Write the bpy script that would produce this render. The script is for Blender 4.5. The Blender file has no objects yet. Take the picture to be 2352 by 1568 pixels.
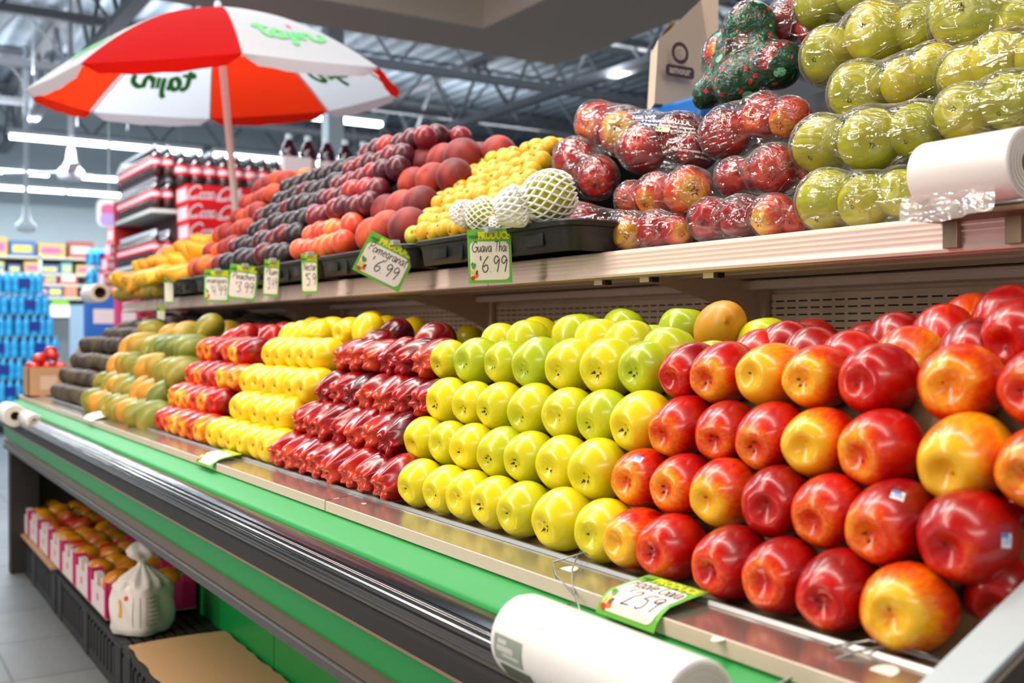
import bpy, bmesh, math, random
from math import sin, cos, pi, radians, exp, atan2, sqrt
from mathutils import Vector, Matrix, Euler, Quaternion
from mathutils.bvhtree import BVHTree
random.seed(7)
SC = bpy.context.scene
COL = SC.collection

# ------------------------------------------------------------------ camera, light, exposure
FPX = 2447.0
YAW = radians(32.3)
PITCH = radians(0.47)
CAM = Vector((0.0, 0.0, 1.10))
FWD = Vector((sin(YAW) * cos(PITCH), cos(YAW) * cos(PITCH), -sin(PITCH)))
RGT = Vector((cos(YAW), -sin(YAW), 0.0))
UPV = RGT.cross(FWD)
cd = bpy.data.cameras.new('camera')
cam = bpy.data.objects.new('camera', cd)
COL.objects.link(cam)
cam.location = CAM
cam.rotation_euler = FWD.to_track_quat('-Z', 'Y').to_euler()
cd.sensor_width = 36.0
cd.lens = 36.0 * FPX / 2352.0
cd.clip_start = 0.05
cd.clip_end = 200
cd.dof.use_dof = True
cd.dof.focus_distance = 1.62
cd.dof.aperture_fstop = 4.5
SC.camera = cam
SC.view_settings.view_transform = 'Standard'
SC.view_settings.look = 'None'
SC.view_settings.gamma = 1.0
SC.view_settings.use_curve_mapping = False
SC.view_settings.exposure = 0.07
world = bpy.data.worlds.new('world')
SC.world = world
world.use_nodes = True
wb = world.node_tree.nodes['Background']
wb.inputs[0].default_value = (0.80, 0.86, 1.0, 1)
wb.inputs[1].default_value = 0.38
SC.cycles.transparent_max_bounces = 24
SC.cycles.max_bounces = 6
SC.cycles.glossy_bounces = 3
SC.cycles.transmission_bounces = 4
SC.cycles.sample_clamp_indirect = 4.0
SC.cycles.use_denoising = True


def area_light(name, loc, sx, sy, power, col, target=None):
    l = bpy.data.lights.new(name, 'AREA')
    l.shape = 'RECTANGLE'
    l.size = sx
    l.size_y = sy
    l.energy = power
    l.color = col
    o = bpy.data.objects.new(name, l)
    COL.objects.link(o)
    o.location = loc
    if target is not None:
        o.rotation_euler = (Vector(target) - Vector(loc)).to_track_quat('-Z', 'Y').to_euler()
    return o


WARM = (1.0, 0.87, 0.74)
COOL = (0.86, 0.94, 1.0)
# bare area lights: assumed aisle strips, plus added fills where noted
area_light('aisle_and_fill_lamp', (-0.5, 2.4, 3.55), 0.16, 4.6, 95, WARM, (-0.5 + 0.9, 2.4, 1.0))
area_light('aisle_and_fill_lamp', (-2.3, 2.0, 3.55), 0.16, 5.0, 80, WARM, (0.6, 2.0, 0.9))
area_light('aisle_and_fill_lamp', (0.9, 0.9, 3.55), 0.16, 5.0, 50, (1.0, 0.93, 0.86), (0.9, 0.9, 0))
area_light('aisle_and_fill_lamp', (2.7, 3.2, 3.55), 0.16, 5.0, 50, COOL, (2.2, 3.2, 0))
area_light('aisle_and_fill_lamp', (1.5, 5.3, 3.9), 2.6, 0.16, 60, COOL, (1.5, 5.3, 0))  # fill added to brighten the umbrella fabric from above
area_light('aisle_and_fill_lamp', (9.0, 9.0, 3.6), 5.0, 0.16, 160, COOL, (10.5, 9.0, 0))  # fill added to lift the dark right side of the shop
area_light('aisle_and_fill_lamp', (0.6, 9.6, 3.6), 4.0, 0.16, 150, COOL, (0.9, 10.4, 0))  # fill added to brighten the stacked water cases
area_light('aisle_and_fill_lamp', (0.2, 7.0, 3.6), 0.5, 3.0, 90, COOL, (0.2, 7.0, 0))
area_light('aisle_and_fill_lamp', (-0.4, -2.6, 3.2), 3.4, 0.3, 45, WARM, (0.8, 1.4, 1.0))
area_light('aisle_and_fill_lamp', (-8.4, 3.0, 3.4), 0.5, 9.0, 260, (1.0, 0.90, 0.82), (1.5, 3.0, 1.0))  # fill added to throw low light onto the panel under the shelf
# uplights added to brighten the roof, as though spilled by the hanging strips
for x_, y_, w_ in ((3.2, 14.9, 5.0), (1.5, 18.2, 5.0), (2.0, 9.0, 5.0), (7.5, 11.0, 6.0), (9.5, 7.0, 6.0), (8.0, 16.5, 6.0), (3.0, 5.0, 3.0)):
    area_light('added_roof_uplight', (x_, y_, 4.42), w_, 0.3, 130, (0.94, 0.96, 1.0), (x_, y_, 9))
area_light('aisle_and_fill_lamp', (4.0, 13.5, 3.5), 9.0, 0.12, 400, COOL, (4.0, 13.5, 0))
area_light('aisle_and_fill_lamp', (2.0, 19.2, 3.6), 9.0, 0.12, 460, COOL, (2.0, 19.5, 0))


def at(u, v, X=None, Y=None, Z=None, d=None):
    """the point of the place that the photograph shows at pixel (u, v), on a plane X, Y or Z"""
    D = FWD + RGT * ((u - 1176.0) / FPX) - UPV * ((v - 784.0) / FPX)
    if X is not None:
        t = (X - CAM.x) / D.x
    elif Y is not None:
        t = (Y - CAM.y) / D.y
    elif Z is not None:
        t = (Z - CAM.z) / D.z
    else:
        t = d
    return CAM + D * t


def yat(u, X):
    return at(u, 764, X=X).y


def dist(p):
    return (Vector(p) - CAM).dot(FWD)


# ------------------------------------------------------------------ objects
def prop(o, label=None, cat=None, group=None, kind=None):
    if label:
        o['label'] = label
    if cat:
        o['category'] = cat
    if group:
        o['group'] = group
    if kind:
        o['kind'] = kind
    return o


def empty(name, loc=(0, 0, 0), rz=0.0):
    o = bpy.data.objects.new(name, None)
    COL.objects.link(o)
    o.location = loc
    o.rotation_euler = (0, 0, rz)
    o.empty_display_size = 0.05
    return o


class MB:
    """a mesh being collected"""

    def __init__(self):
        self.v = []
        self.f = []
        self.m = []

    def add(self, vs, fs, mi=0):
        b = len(self.v)
        self.v += [tuple(p) for p in vs]
        self.f += [tuple(i + b for i in f) for f in fs]
        self.m += [mi] * len(fs)
        return self

    def box(self, a, b, mi=0, rot=None, bev=0.0):
        x0, y0, z0 = a
        x1, y1, z1 = b
        if bev > 0:
            bm = bmesh.new()
            bmesh.ops.create_cube(bm, size=1.0)
            for q in bm.verts:
                q.co = Vector(((x0 + x1) / 2 + q.co.x * (x1 - x0), (y0 + y1) / 2 + q.co.y * (y1 - y0), (z0 + z1) / 2 + q.co.z * (z1 - z0)))
            bmesh.ops.bevel(bm, geom=bm.edges[:], offset=bev, segments=2, affect='EDGES', profile=0.6)
            bm.verts.index_update()
            vs = [q.co.copy() for q in bm.verts]
            fs = [[q.index for q in f.verts] for f in bm.faces]
            bm.free()
        else:
            vs = [Vector(p) for p in ((x0, y0, z0), (x1, y0, z0), (x1, y1, z0), (x0, y1, z0), (x0, y0, z1), (x1, y0, z1), (x1, y1, z1), (x0, y1, z1))]
            fs = [(0, 3, 2, 1), (4, 5, 6, 7), (0, 1, 5, 4), (1, 2, 6, 5), (2, 3, 7, 6), (3, 0, 4, 7)]
        if rot is not None:
            c = Vector(((x0 + x1) / 2, (y0 + y1) / 2, (z0 + z1) / 2))
            vs = [c + rot @ (p - c) for p in vs]
        return self.add(vs, fs, mi)

    def tube(self, pts, r, n=8, mi=0, cap=True):
        pts = [Vector(p) for p in pts]
        rs = r if isinstance(r, (list, tuple)) else [r] * len(pts)
        vs = []
        prev = None
        for i, p in enumerate(pts):
            t = (pts[min(i + 1, len(pts) - 1)] - pts[max(i - 1, 0)]).normalized()
            if prev is None:
                a = Vector((0, 0, 1)) if abs(t.z) < 0.9 else Vector((1, 0, 0))
                nx = t.cross(a).normalized()
            else:
                nx = (prev - t * prev.dot(t)).normalized()
            prev = nx
            ny = t.cross(nx)
            for k in range(n):
                w = 2 * pi * k / n
                vs.append(p + nx * (rs[i] * cos(w)) + ny * (rs[i] * sin(w)))
        fs = []
        for i in range(len(pts) - 1):
            for k in range(n):
                k2 = (k + 1) % n
                fs.append((i * n + k, i * n + k2, (i + 1) * n + k2, (i + 1) * n + k))
        if cap:
            fs.append(tuple(reversed(range(n))))
            fs.append(tuple(range((len(pts) - 1) * n, len(pts) * n)))
        return self.add(vs, fs, mi)

    def prism(self, prof, y0, y1, mi=0, closed=True):
        """profile of (x, z) points extruded along Y"""
        n = len(prof)
        vs = [(x, y0, z) for x, z in prof] + [(x, y1, z) for x, z in prof]
        fs = []
        m = n if closed else n - 1
        for i in range(m):
            j = (i + 1) % n
            fs.append((i, j, n + j, n + i))
        if closed:
            fs.append(tuple(reversed(range(n))))
            fs.append(tuple(range(n, 2 * n)))
        return self.add(vs, fs, mi)

    def lathe(self, prof, n=24, c=(0, 0, 0), mi=0, fn=None):
        """profile of (r, z), bottom to top, around Z"""
        vs = []
        fs = []
        rings = []
        for i, (r, z) in enumerate(prof):
            if r < 1e-6:
                rings.append([len(vs)])
                p = Vector((0, 0, z))
                vs.append(p)
            else:
                ring = []
                for k in range(n):
                    a = 2 * pi * k / n
                    p = Vector((r * cos(a), r * sin(a), z))
                    if fn:
                        p = fn(p, a, r, z)
                    ring.append(len(vs))
                    vs.append(p)
                rings.append(ring)
        for A, B in zip(rings, rings[1:]):
            if len(A) == 1 and len(B) == 1:
                continue
            for k in range(n):
                k2 = (k + 1) % n
                if len(A) == 1:
                    fs.append((A[0], B[k2], B[k]))
                elif len(B) == 1:
                    fs.append((A[k], A[k2], B[0]))
                else:
                    fs.append((A[k], A[k2], B[k2], B[k]))
        c = Vector(c)
        return self.add([p + c for p in vs], fs, mi)

    def mesh(self, name, mats, smooth=None):
        me = bpy.data.meshes.new(name)
        me.from_pydata(self.v, [], self.f)
        if not isinstance(mats, (list, tuple)):
            mats = [mats]
        for m in mats:
            me.materials.append(m)
        for p, mi in zip(me.polygons, self.m):
            p.material_index = mi
        bm = bmesh.new()
        bm.from_mesh(me)
        bmesh.ops.recalc_face_normals(bm, faces=bm.faces[:])
        bm.to_mesh(me)
        bm.free()
        if smooth is True:
            for p in me.polygons:
                p.use_smooth = True
        elif smooth:
            for p in me.polygons:
                p.use_smooth = True
            me.set_sharp_from_angle(angle=radians(smooth))
        me.update()
        return me

    def build(self, name, mats, parent=None, smooth=None, loc=None):
        o = bpy.data.objects.new(name, self.mesh(name, mats, smooth))
        COL.objects.link(o)
        if parent is not None:
            o.parent = parent
        if loc is not None:
            o.location = loc
        return o


def copy_tree(o, parent=None):
    c = o.copy()
    COL.objects.link(c)
    if parent is not None:
        c.parent = parent
    for ch in list(o.children):
        copy_tree(ch, c)
    return c


# ------------------------------------------------------------------ materials
MATS = {}


def sock(bsdf, name, val):
    if name in bsdf.inputs:
        bsdf.inputs[name].default_value = val


def rgb(c):
    """sRGB 0-255 to linear"""
    out = []
    for x in c[:3]:
        x = x / 255.0
        out.append(x / 12.92 if x <= 0.04045 else ((x + 0.055) / 1.055) ** 2.4)
    return (out[0], out[1], out[2], 1.0)


class NT:
    def __init__(self, m):
        self.t = m.node_tree
        self.n = m.node_tree.nodes
        self.b = self.n['Principled BSDF']

    def new(self, kind, **kw):
        x = self.n.new(kind)
        for k, v in kw.items():
            setattr(x, k, v)
        return x

    def link(self, a, b):
        self.t.links.new(a, b)

    def math(self, op, a, b=None, clamp=False):
        x = self.n.new('ShaderNodeMath')
        x.operation = op
        x.use_clamp = clamp
        for i, q in enumerate((a, b)):
            if q is None:
                continue
            if isinstance(q, (int, float)):
                x.inputs[i].default_value = q
            else:
                self.link(q, x.inputs[i])
        return x.outputs[0]

    def noise(self, vec, scale, detail=3, rough=0.5, w=None, dist=0.0):
        x = self.n.new('ShaderNodeTexNoise')
        if w is not None:
            x.noise_dimensions = '4D'
            self.link(w, x.inputs['W'])
        x.inputs['Scale'].default_value = scale
        x.inputs['Detail'].default_value = detail
        x.inputs['Roughness'].default_value = rough
        x.inputs['Distortion'].default_value = dist
        if vec is not None:
            self.link(vec, x.inputs['Vector'])
        return x.outputs['Fac']

    def ramp(self, fac, stops, interp='LINEAR'):
        x = self.n.new('ShaderNodeValToRGB')
        x.color_ramp.interpolation = interp
        e = x.color_ramp.elements
        while len(e) > 1:
            e.remove(e[-1])
        e[0].position = stops[0][0]
        e[0].color = stops[0][1]
        for p, c in stops[1:]:
            q = e.new(p)
            q.color = c
        self.link(fac, x.inputs[0])
        return x.outputs[0]

    def mix(self, fac, a, b, mode='MIX'):
        x = self.n.new('ShaderNodeMix')
        x.data_type = 'RGBA'
        x.blend_type = mode
        for i, q in ((0, fac), (6, a), (7, b)):
            if isinstance(q, (int, float)):
                x.inputs[i].default_value = q
            elif isinstance(q, tuple):
                x.inputs[i].default_value = q
            else:
                self.link(q, x.inputs[i])
        return x.outputs[2]

    def bump(self, h, strength=0.3, distance=0.001):
        x = self.n.new('ShaderNodeBump')
        x.inputs['Strength'].default_value = strength
        x.inputs['Distance'].default_value = distance
        self.link(h, x.inputs['Height'])
        self.link(x.outputs[0], self.b.inputs['Normal'])
        return x


def mat(name, col, rough=0.5, metal=0.0, coat=0.0, emit=None, var=0.0, vscale=8.0, bump=0.0, bscale=60, spec=None, trans=0.0, alpha=1.0, sss=0.0):
    if name in MATS:
        return MATS[name]
    m = bpy.data.materials.new(name)
    m.use_nodes = True
    nt = NT(m)
    b = nt.b
    c = rgb(col)
    sock(b, 'Base Color', c)
    sock(b, 'Roughness', rough)
    sock(b, 'Metallic', metal)
    sock(b, 'Coat Weight', coat)
    if spec is not None:
        sock(b, 'Specular IOR Level', spec)
    sock(b, 'Transmission Weight', trans)
    sock(b, 'Alpha', alpha)
    if emit:
        sock(b, 'Emission Color', rgb(emit[0]))
        sock(b, 'Emission Strength', emit[1])
    tc = nt.new('ShaderNodeTexCoord')
    if var > 0:
        n = nt.noise(tc.outputs['Object'], vscale, 4, 0.6)
        k = nt.math('ADD', nt.math('MULTIPLY', nt.math('SUBTRACT', n, 0.5), var * 2), 1.0)
        hsv = nt.new('ShaderNodeHueSaturation')
        hsv.inputs['Color'].default_value = c
        nt.link(k, hsv.inputs['Value'])
        nt.link(hsv.outputs[0], b.inputs['Base Color'])
    if bump > 0:
        n = nt.noise(tc.outputs['Object'], bscale, 3, 0.6)
        nt.bump(n, bump, 0.002)
    MATS[name] = m
    return m


def ripe(name, stops, rough=0.28, coat=0.35, patch=16.0, pamt=1.3, samt=0.5, endamt=0.35, L=0.038, bump=0.05, bscale=300, dust=None, spots=0.0, sheen=0.0, spotcol=(120, 80, 30), streakxy=80, streakz=10):
    """fruit skin: a ramp of colours driven by how ripe the fruit is (object colour, red channel), patches, streaks
    and how near the blossom end; every fruit gets its own pattern"""
    m = bpy.data.materials.new(name)
    m.use_nodes = True
    nt = NT(m)
    b = nt.b
    tc = nt.new('ShaderNodeTexCoord')
    oi = nt.new('ShaderNodeObjectInfo')
    P = tc.outputs['Object']
    W = nt.math('MULTIPLY', oi.outputs['Random'], 57.0)
    n1 = nt.noise(P, patch, 2, 0.5, W)
    mp = nt.new('ShaderNodeMapping')
    mp.inputs['Scale'].default_value = (streakxy, streakxy, streakz)
    nt.link(P, mp.inputs['Vector'])
    n2 = nt.noise(mp.outputs[0], 3.0, 5, 0.65, W)
    sep = nt.new('ShaderNodeSeparateXYZ')
    nt.link(P, sep.inputs[0])
    zz = nt.math('DIVIDE', sep.outputs['Z'], L)          # -1 at the blossom end
    e = nt.math('POWER', nt.math('MULTIPLY', zz, -1.0, clamp=True), 3.0)
    sc = nt.new('ShaderNodeSeparateColor')
    nt.link(oi.outputs['Color'], sc.inputs[0])
    f = nt.math('ADD', sc.outputs[0], nt.math('MULTIPLY', nt.math('SUBTRACT', n1, 0.5), pamt))
    f = nt.math('ADD', f, nt.math('MULTIPLY', nt.math('SUBTRACT', n2, 0.5), samt))
    f = nt.math('SUBTRACT', f, nt.math('MULTIPLY', e, endamt), clamp=True)
    c = nt.ramp(f, stops)
    if spots > 0:
        vo = nt.new('ShaderNodeTexVoronoi')
        vo.inputs['Scale'].default_value = 190
        nt.link(P, vo.inputs['Vector'])
        s = nt.math('LESS_THAN', vo.outputs['Distance'], 0.16)
        s2 = nt.math('MULTIPLY', s, spots)
        c = nt.mix(s2, c, rgb(spotcol))
        n4 = nt.noise(P, 45, 3, 0.6, W)
        s3 = nt.math('MULTIPLY', nt.math('GREATER_THAN', n4, 0.69), spots * 1.6, clamp=True)
        c = nt.mix(s3, c, rgb(spotcol))
    if dust:
        n3 = nt.noise(P, 40, 4, 0.6, W)
        d = nt.math('MULTIPLY', nt.math('SUBTRACT', n3, 0.35, clamp=True), dust[1], clamp=True)
        c = nt.mix(d, c, rgb(dust[0]))
    v = nt.math('ADD', nt.math('MULTIPLY', sc.outputs[1], 0.5), 0.5)
    hs = nt.new('ShaderNodeHueSaturation')
    nt.link(c, hs.inputs['Color'])
    nt.link(v, hs.inputs['Value'])
    nt.link(hs.outputs[0], b.inputs['Base Color'])
    sock(b, 'Roughness', rough)
    sock(b, 'Coat Weight', coat)
    sock(b, 'Coat Roughness', 0.12)
    sock(b, 'Sheen Weight', sheen)
    sock(b, 'Sheen Roughness', 0.4)
    sock(b, 'Subsurface Weight', 0.0)
    if bump > 0:
        n5 = nt.noise(P, bscale, 2, 0.5)
        nt.bump(n5, bump, 0.002)
    MATS[name] = m
    return m


R = rgb
ripe('gala_skin', [(0.0, R((246, 190, 30))), (0.14, R((246, 150, 14))), (0.33, R((232, 78, 8))), (0.52, R((204, 18, 8))), (1.0, R((132, 2, 8)))], samt=0.55, patch=17, pamt=1.1, rough=0.27, coat=0.28, endamt=0.42)
ripe('golden_skin', [(0.0, R((242, 222, 20))), (0.35, R((226, 214, 18))), (0.7, R((184, 200, 24))), (1.0, R((146, 176, 24)))], samt=0.25, patch=14, pamt=0.9, endamt=0.2, spots=0.08, rough=0.27, coat=0.28)
ripe('red_delicious_skin', [(0.0, R((216, 70, 30))), (0.25, R((178, 14, 18))), (0.6, R((120, 6, 18))), (1.0, R((62, 6, 22)))], samt=0.6, patch=14, pamt=1.0, endamt=0.5, L=0.045, rough=0.23, coat=0.4)
ripe('yellow_skin', [(0.0, R((252, 202, 14))), (0.6, R((246, 212, 18))), (1.0, R((190, 200, 26)))], samt=0.2, patch=14, pamt=0.5, endamt=0.1, spots=0.04, rough=0.28, coat=0.3)
ripe('green_mango_skin', [(0.0, R((216, 146, 30))), (0.35, R((180, 146, 38))), (0.7, R((126, 132, 38))), (1.0, R((88, 108, 34)))], samt=0.25, patch=18, pamt=1.3, endamt=0.2, L=0.055, spots=0.12, rough=0.42, coat=0.1)
ripe('yellow_mango_skin', [(0.0, R((214, 140, 16))), (0.5, R((238, 174, 18))), (1.0, R((240, 196, 40)))], samt=0.25, patch=18, pamt=1.0, endamt=0.1, L=0.055, spots=0.08, rough=0.4, coat=0.1)
ripe('avocado_skin', [(0.0, R((96, 84, 44))), (0.5, R((74, 56, 44))), (1.0, R((40, 28, 26)))], samt=0.3, patch=30, pamt=1.0, endamt=0.1, bump=0.9, bscale=220, rough=0.5, coat=0.1)
ripe('peach_skin', [(0.0, R((240, 150, 30))), (0.35, R((224, 92, 34))), (0.7, R((160, 38, 28))), (1.0, R((104, 20, 26)))], samt=0.4, patch=18, pamt=1.0, endamt=0.1, sheen=0.12, rough=0.55, coat=0.0, bump=0.02)
ripe('nectarine_skin', [(0.0, R((244, 140, 60))), (0.4, R((232, 84, 50))), (1.0, R((186, 34, 44)))], samt=0.4, patch=22, pamt=1.0, sheen=0.1, rough=0.35, coat=0.2)
ripe('dark_plum_skin', [(0.0, R((110, 18, 22))), (0.3, R((52, 16, 24))), (1.0, R((26, 16, 22)))], samt=0.2, patch=26, pamt=0.7, dust=((84, 80, 88), 0.38), rough=0.36, coat=0.15)
ripe('red_plum_skin', [(0.0, R((206, 52, 40))), (0.4, R((146, 22, 32))), (1.0, R((74, 12, 28)))], samt=0.3, patch=26, pamt=0.8, dust=((150, 110, 120), 0.35), rough=0.34, coat=0.2)
ripe('guava_skin', [(0.0, R((238, 168, 24))), (0.6, R((236, 176, 28))), (1.0, R((196, 196, 50)))], samt=0.2, patch=30, pamt=0.9, spots=0.5, rough=0.4, coat=0.1, spotcol=(110, 70, 22))
ripe('pear_skin', [(0.0, R((236, 204, 26))), (0.4, R((212, 204, 24))), (1.0, R((168, 180, 16)))], samt=0.1, patch=16, pamt=1.1, endamt=-0.1, spots=0.14, rough=0.35, coat=0.2, spotcol=(96, 66, 26))
ripe('tomato_skin', [(0.0, R((230, 60, 30))), (1.0, R((196, 16, 14)))], samt=0.1, patch=26, pamt=0.6, endamt=0.0, rough=0.22, coat=0.4)
ripe('eggplant_skin', [(0.0, R((30, 20, 28))), (1.0, R((10, 8, 12)))], samt=0.1, patch=10, pamt=0.5, endamt=0.0, rough=0.25, coat=0.3)
ripe('red_mango_skin', [(0.0, R((232, 160, 24))), (0.4, R((214, 130, 24))), (0.6, R((190, 110, 30))), (1.0, R((190, 40, 20)))], samt=0.2, patch=14, pamt=1.8, endamt=0.1, L=0.05, rough=0.35, coat=0.2)
stemm = mat('dry_stem', (92, 68, 40), 0.8)
calyxm = mat('dry_blossom', (74, 56, 34), 0.9)
white = mat('white_paper', (238, 236, 230), 0.6)
black_ink = mat('black_ink', (24, 22, 22), 0.6)
steel = mat('brushed_steel', (188, 184, 176), 0.28, 0.9, var=0.08, vscale=5)
alu = mat('aluminium', (196, 200, 200), 0.38, 0.85, var=0.06, vscale=6)

# ------------------------------------------------------------------ the building
def floor_mat():
    m = bpy.data.materials.new('floor_tiles')
    m.use_nodes = True
    nt = NT(m)
    tc = nt.new('ShaderNodeTexCoord')
    P = tc.outputs['Object']
    br = nt.new('ShaderNodeTexBrick')
    br.offset = 0.0
    br.inputs['Scale'].default_value = 1.0
    br.inputs['Brick Width'].default_value = 0.46
    br.inputs['Row Height'].default_value = 0.46
    br.inputs['Mortar Size'].default_value = 0.006
    br.inputs['Color1'].default_value = R((112, 116, 118))
    br.inputs['Color2'].default_value = R((126, 128, 126))
    br.inputs['Mortar'].default_value = R((82, 82, 80))
    nt.link(P, br.inputs['Vector'])
    n = nt.noise(P, 5, 6, 0.65)
    c = nt.mix(nt.math('MULTIPLY', n, 0.5), br.outputs['Color'], R((92, 88, 84)))
    nt.link(c, nt.b.inputs['Base Color'])
    r = nt.math('ADD', nt.math('MULTIPLY', n, 0.25), 0.3)
    nt.link(r, nt.b.inputs['Roughness'])
    return m


prop(MB().box((-9, -5, -0.1), (14, 22.2, 0)).build('floor', floor_mat()), kind='structure')
wallm = mat('wall_paint', (176, 190, 196), 0.8, var=0.03, vscale=0.6)
prop(MB().box((-9, 22.0, 0), (14, 22.2, 5.8)).build('wall_back', wallm), kind='structure')
prop(MB().box((13.8, -5, 0), (14, 22, 5.8)).build('wall_right', mat('wall_paint_grey', (160, 158, 156), 0.8, var=0.04, vscale=0.6)), kind='structure')


def deck_mat():
    m = bpy.data.materials.new('corrugated_roof_deck')
    m.use_nodes = True
    nt = NT(m)
    tc = nt.new('ShaderNodeTexCoord')
    sep = nt.new('ShaderNodeSeparateXYZ')
    nt.link(tc.outputs['Object'], sep.inputs[0])
    s = nt.math('SINE', nt.math('MULTIPLY', sep.outputs['X'], 2 * pi / 0.3))
    n = nt.noise(tc.outputs['Object'], 0.8, 4, 0.6)
    c = nt.ramp(nt.math('ADD', nt.math('MULTIPLY', s, 0.3), n, clamp=True), [(0.0, R((96, 108, 120))), (0.6, R((136, 150, 162))), (1.0, R((176, 190, 202)))])
    nt.link(c, nt.b.inputs['Base Color'])
    sock(nt.b, 'Roughness', 0.6)
    nt.bump(s, 1.0, 0.03)
    return m


prop(MB().box((-9, -5, 5.6), (14, 22.2, 5.7)).build('ceiling', deck_mat()), kind='structure')

trussm = mat('grey_truss_steel', (112, 116, 122), 0.55, 0.2, var=0.12, vscale=2)


def make_truss(y):
    e = empty('ceiling_beam', (0, y, 0))
    prop(e, kind='structure')
    zt, zb = 5.5, 4.75
    MB().box((-8.5, -0.06, zt - 0.05), (13.6, 0.06, zt + 0.05)).build('top_chord', trussm, e)
    MB().box((-8.5, -0.06, zb - 0.05), (13.6, 0.06, zb + 0.05)).build('bottom_chord', trussm, e)
    web = MB()
    x = -8.4
    up = True
    while x < 13:
        a, b = (zb, zt) if up else (zt, zb)
        web.tube([(x, 0, a), (x + 0.62, 0, b)], 0.022, 5)
        x += 0.62
        up = not up
    web.build('web_bars', trussm, e)
    return e


for k, y in enumerate((5.4, 8.0, 10.6, 13.2, 15.8, 18.4, 21.0)):
    make_truss(y)
# girders crossing under the trusses, along the aisle
for k, x in enumerate((-3.2, 2.6, 8.6)):
    e = empty('ceiling_beam', (x, 0, 0))
    prop(e, kind='structure')
    MB().box((-0.08, 4.0, 5.35), (0.08, 21.9, 5.45)).build('top_chord', trussm, e)
    MB().box((-0.08, 4.0, 4.45), (0.08, 21.9, 4.55)).build('bottom_chord', trussm, e)
    web = MB()
    y = 4.1
    up = True
    while y < 21.5:
        a, b = (4.5, 5.4) if up else (5.4, 4.5)
        web.tube([(0, y, a), (0, y + 0.8, b)], 0.03, 5)
        y += 0.8
        up = not up
    web.build('web_bars', trussm, e)

# boxed duct that turns the corner under the roof
ductm = mat('duct_paint', (176, 164, 152), 0.7, var=0.05, vscale=1.0)
dz0, dz1 = 3.5, 4.3
pin = at(1110, 65, Z=dz0)
pout = at(1280, 150, Z=dz0)
prop(MB().box((0.2, pin.y, dz0), (pout.x, pout.y, dz1)).box((pin.x, -1.0, dz0), (pout.x, pin.y, dz1)).build('ceiling_beam', ductm), kind='structure')
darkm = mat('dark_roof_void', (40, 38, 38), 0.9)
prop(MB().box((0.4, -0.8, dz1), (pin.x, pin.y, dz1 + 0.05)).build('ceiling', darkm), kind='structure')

colm = mat('column_paint', (168, 186, 196), 0.5, var=0.03)
cp = at(765, 400, d=9.2)
prop(MB().box((cp.x - 0.075, cp.y - 0.075, 0), (cp.x + 0.075, cp.y + 0.075, 5.5), bev=0.01).build('structural_column', colm), 'pale blue painted square steel column behind the juice bottles', 'column')

# fluorescent lights
tubem = mat('fluorescent_tube', (255, 255, 255), 0.5, emit=((235, 245, 255), 9.0))
housem = mat('lamp_housing', (178, 186, 190), 0.4, 0.3)


def strip(name, x0, x1, y, z, label, seg=1.22):
    e = empty(name, (x0, y, z))
    prop(e, label, 'light fixture', 'fluorescent strips under the roof')
    L = x1 - x0
    MB().box((0, -0.07, 0.03), (L, 0.07, 0.10), bev=0.008).build('housing', housem, e)
    n = max(1, round(L / seg))
    for i in range(n):
        a = i * L / n + 0.03
        b = (i + 1) * L / n - 0.03
        for s in (-0.035, 0.035):
            MB().tube([(a, s, 0.0), (b, s, 0.0)], 0.028, 8).build('tube', tubem, e, smooth=True)
    for q in (0.3, L - 0.3):
        MB().tube([(q, 0, 0.1), (q, 0, 5.55 - z)], 0.008, 5).build('hanger', housem, e)
    return e


strip('fluorescent_light', 1.83, 4.3, 14.9, 3.6, 'hanging fluorescent strip in the first row, passing behind the umbrella')
strip('fluorescent_light', 4.45, 6.9, 14.9, 3.6, 'hanging fluorescent strip in the first row, just above the soda bottles')
strip('fluorescent_light', -1.0, 2.85, 18.2, 3.6, 'long hanging fluorescent strip in the middle row')
strip('fluorescent_light', 2.95, 4.33, 18.2, 3.6, 'short hanging fluorescent strip in the middle row, beside the soda display')
strip('fluorescent_light', -0.6, 4.78, 20.25, 3.6, 'long hanging fluorescent strip close to the pale back wall')
p = at(745, 272, Z=3.6)
strip('fluorescent_light', p.x - 0.35, p.x + 0.75, p.y, 3.6, 'short fluorescent strip seen on both sides of the pale column', 1.3)
p = at(1262, 2, Z=4.1)
strip('fluorescent_light', p.x, p.x + 0.75, p.y, 4.1, 'bright fluorescent strip in the dark ceiling recess at the top', 1.3)

# white hanging ceiling fans seen at rest
fanm = mat('white_enamel', (214, 222, 226), 0.4)
for u, v, d, lab in ((60, 520, 16.5, 'white downrod pendant hanging in front of the back wall shelves'), (163, 398, 13.0, 'white downrod pendant hanging between the first two light rows')):
    p = at(u, v, d=d)
    e = empty('pendant_lamp', p)
    prop(e, lab, 'pendant', 'white pendants on downrods')
    MB().tube([(0, 0, 0.1), (0, 0, 5.55 - p.z)], 0.035, 8).build('downrod', fanm, e, smooth=True)
    MB().lathe([(0.0, -0.10), (0.12, -0.08), (0.16, -0.02), (0.15, 0.03), (0.09, 0.09), (0.06, 0.16), (0.045, 0.3), (0, 0.3)], 20).build('housing', fanm, e, smooth=50)
    if v < 450:
        for a in range(3):
            m = MB().box((0.14, -0.06, 0.0), (0.85, 0.06, 0.012), bev=0.004)
            o = m.build('fan_blade', fanm, e)
            o.rotation_euler = (0.12, 0, a * 2 * pi / 3 + 0.4)

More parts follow.
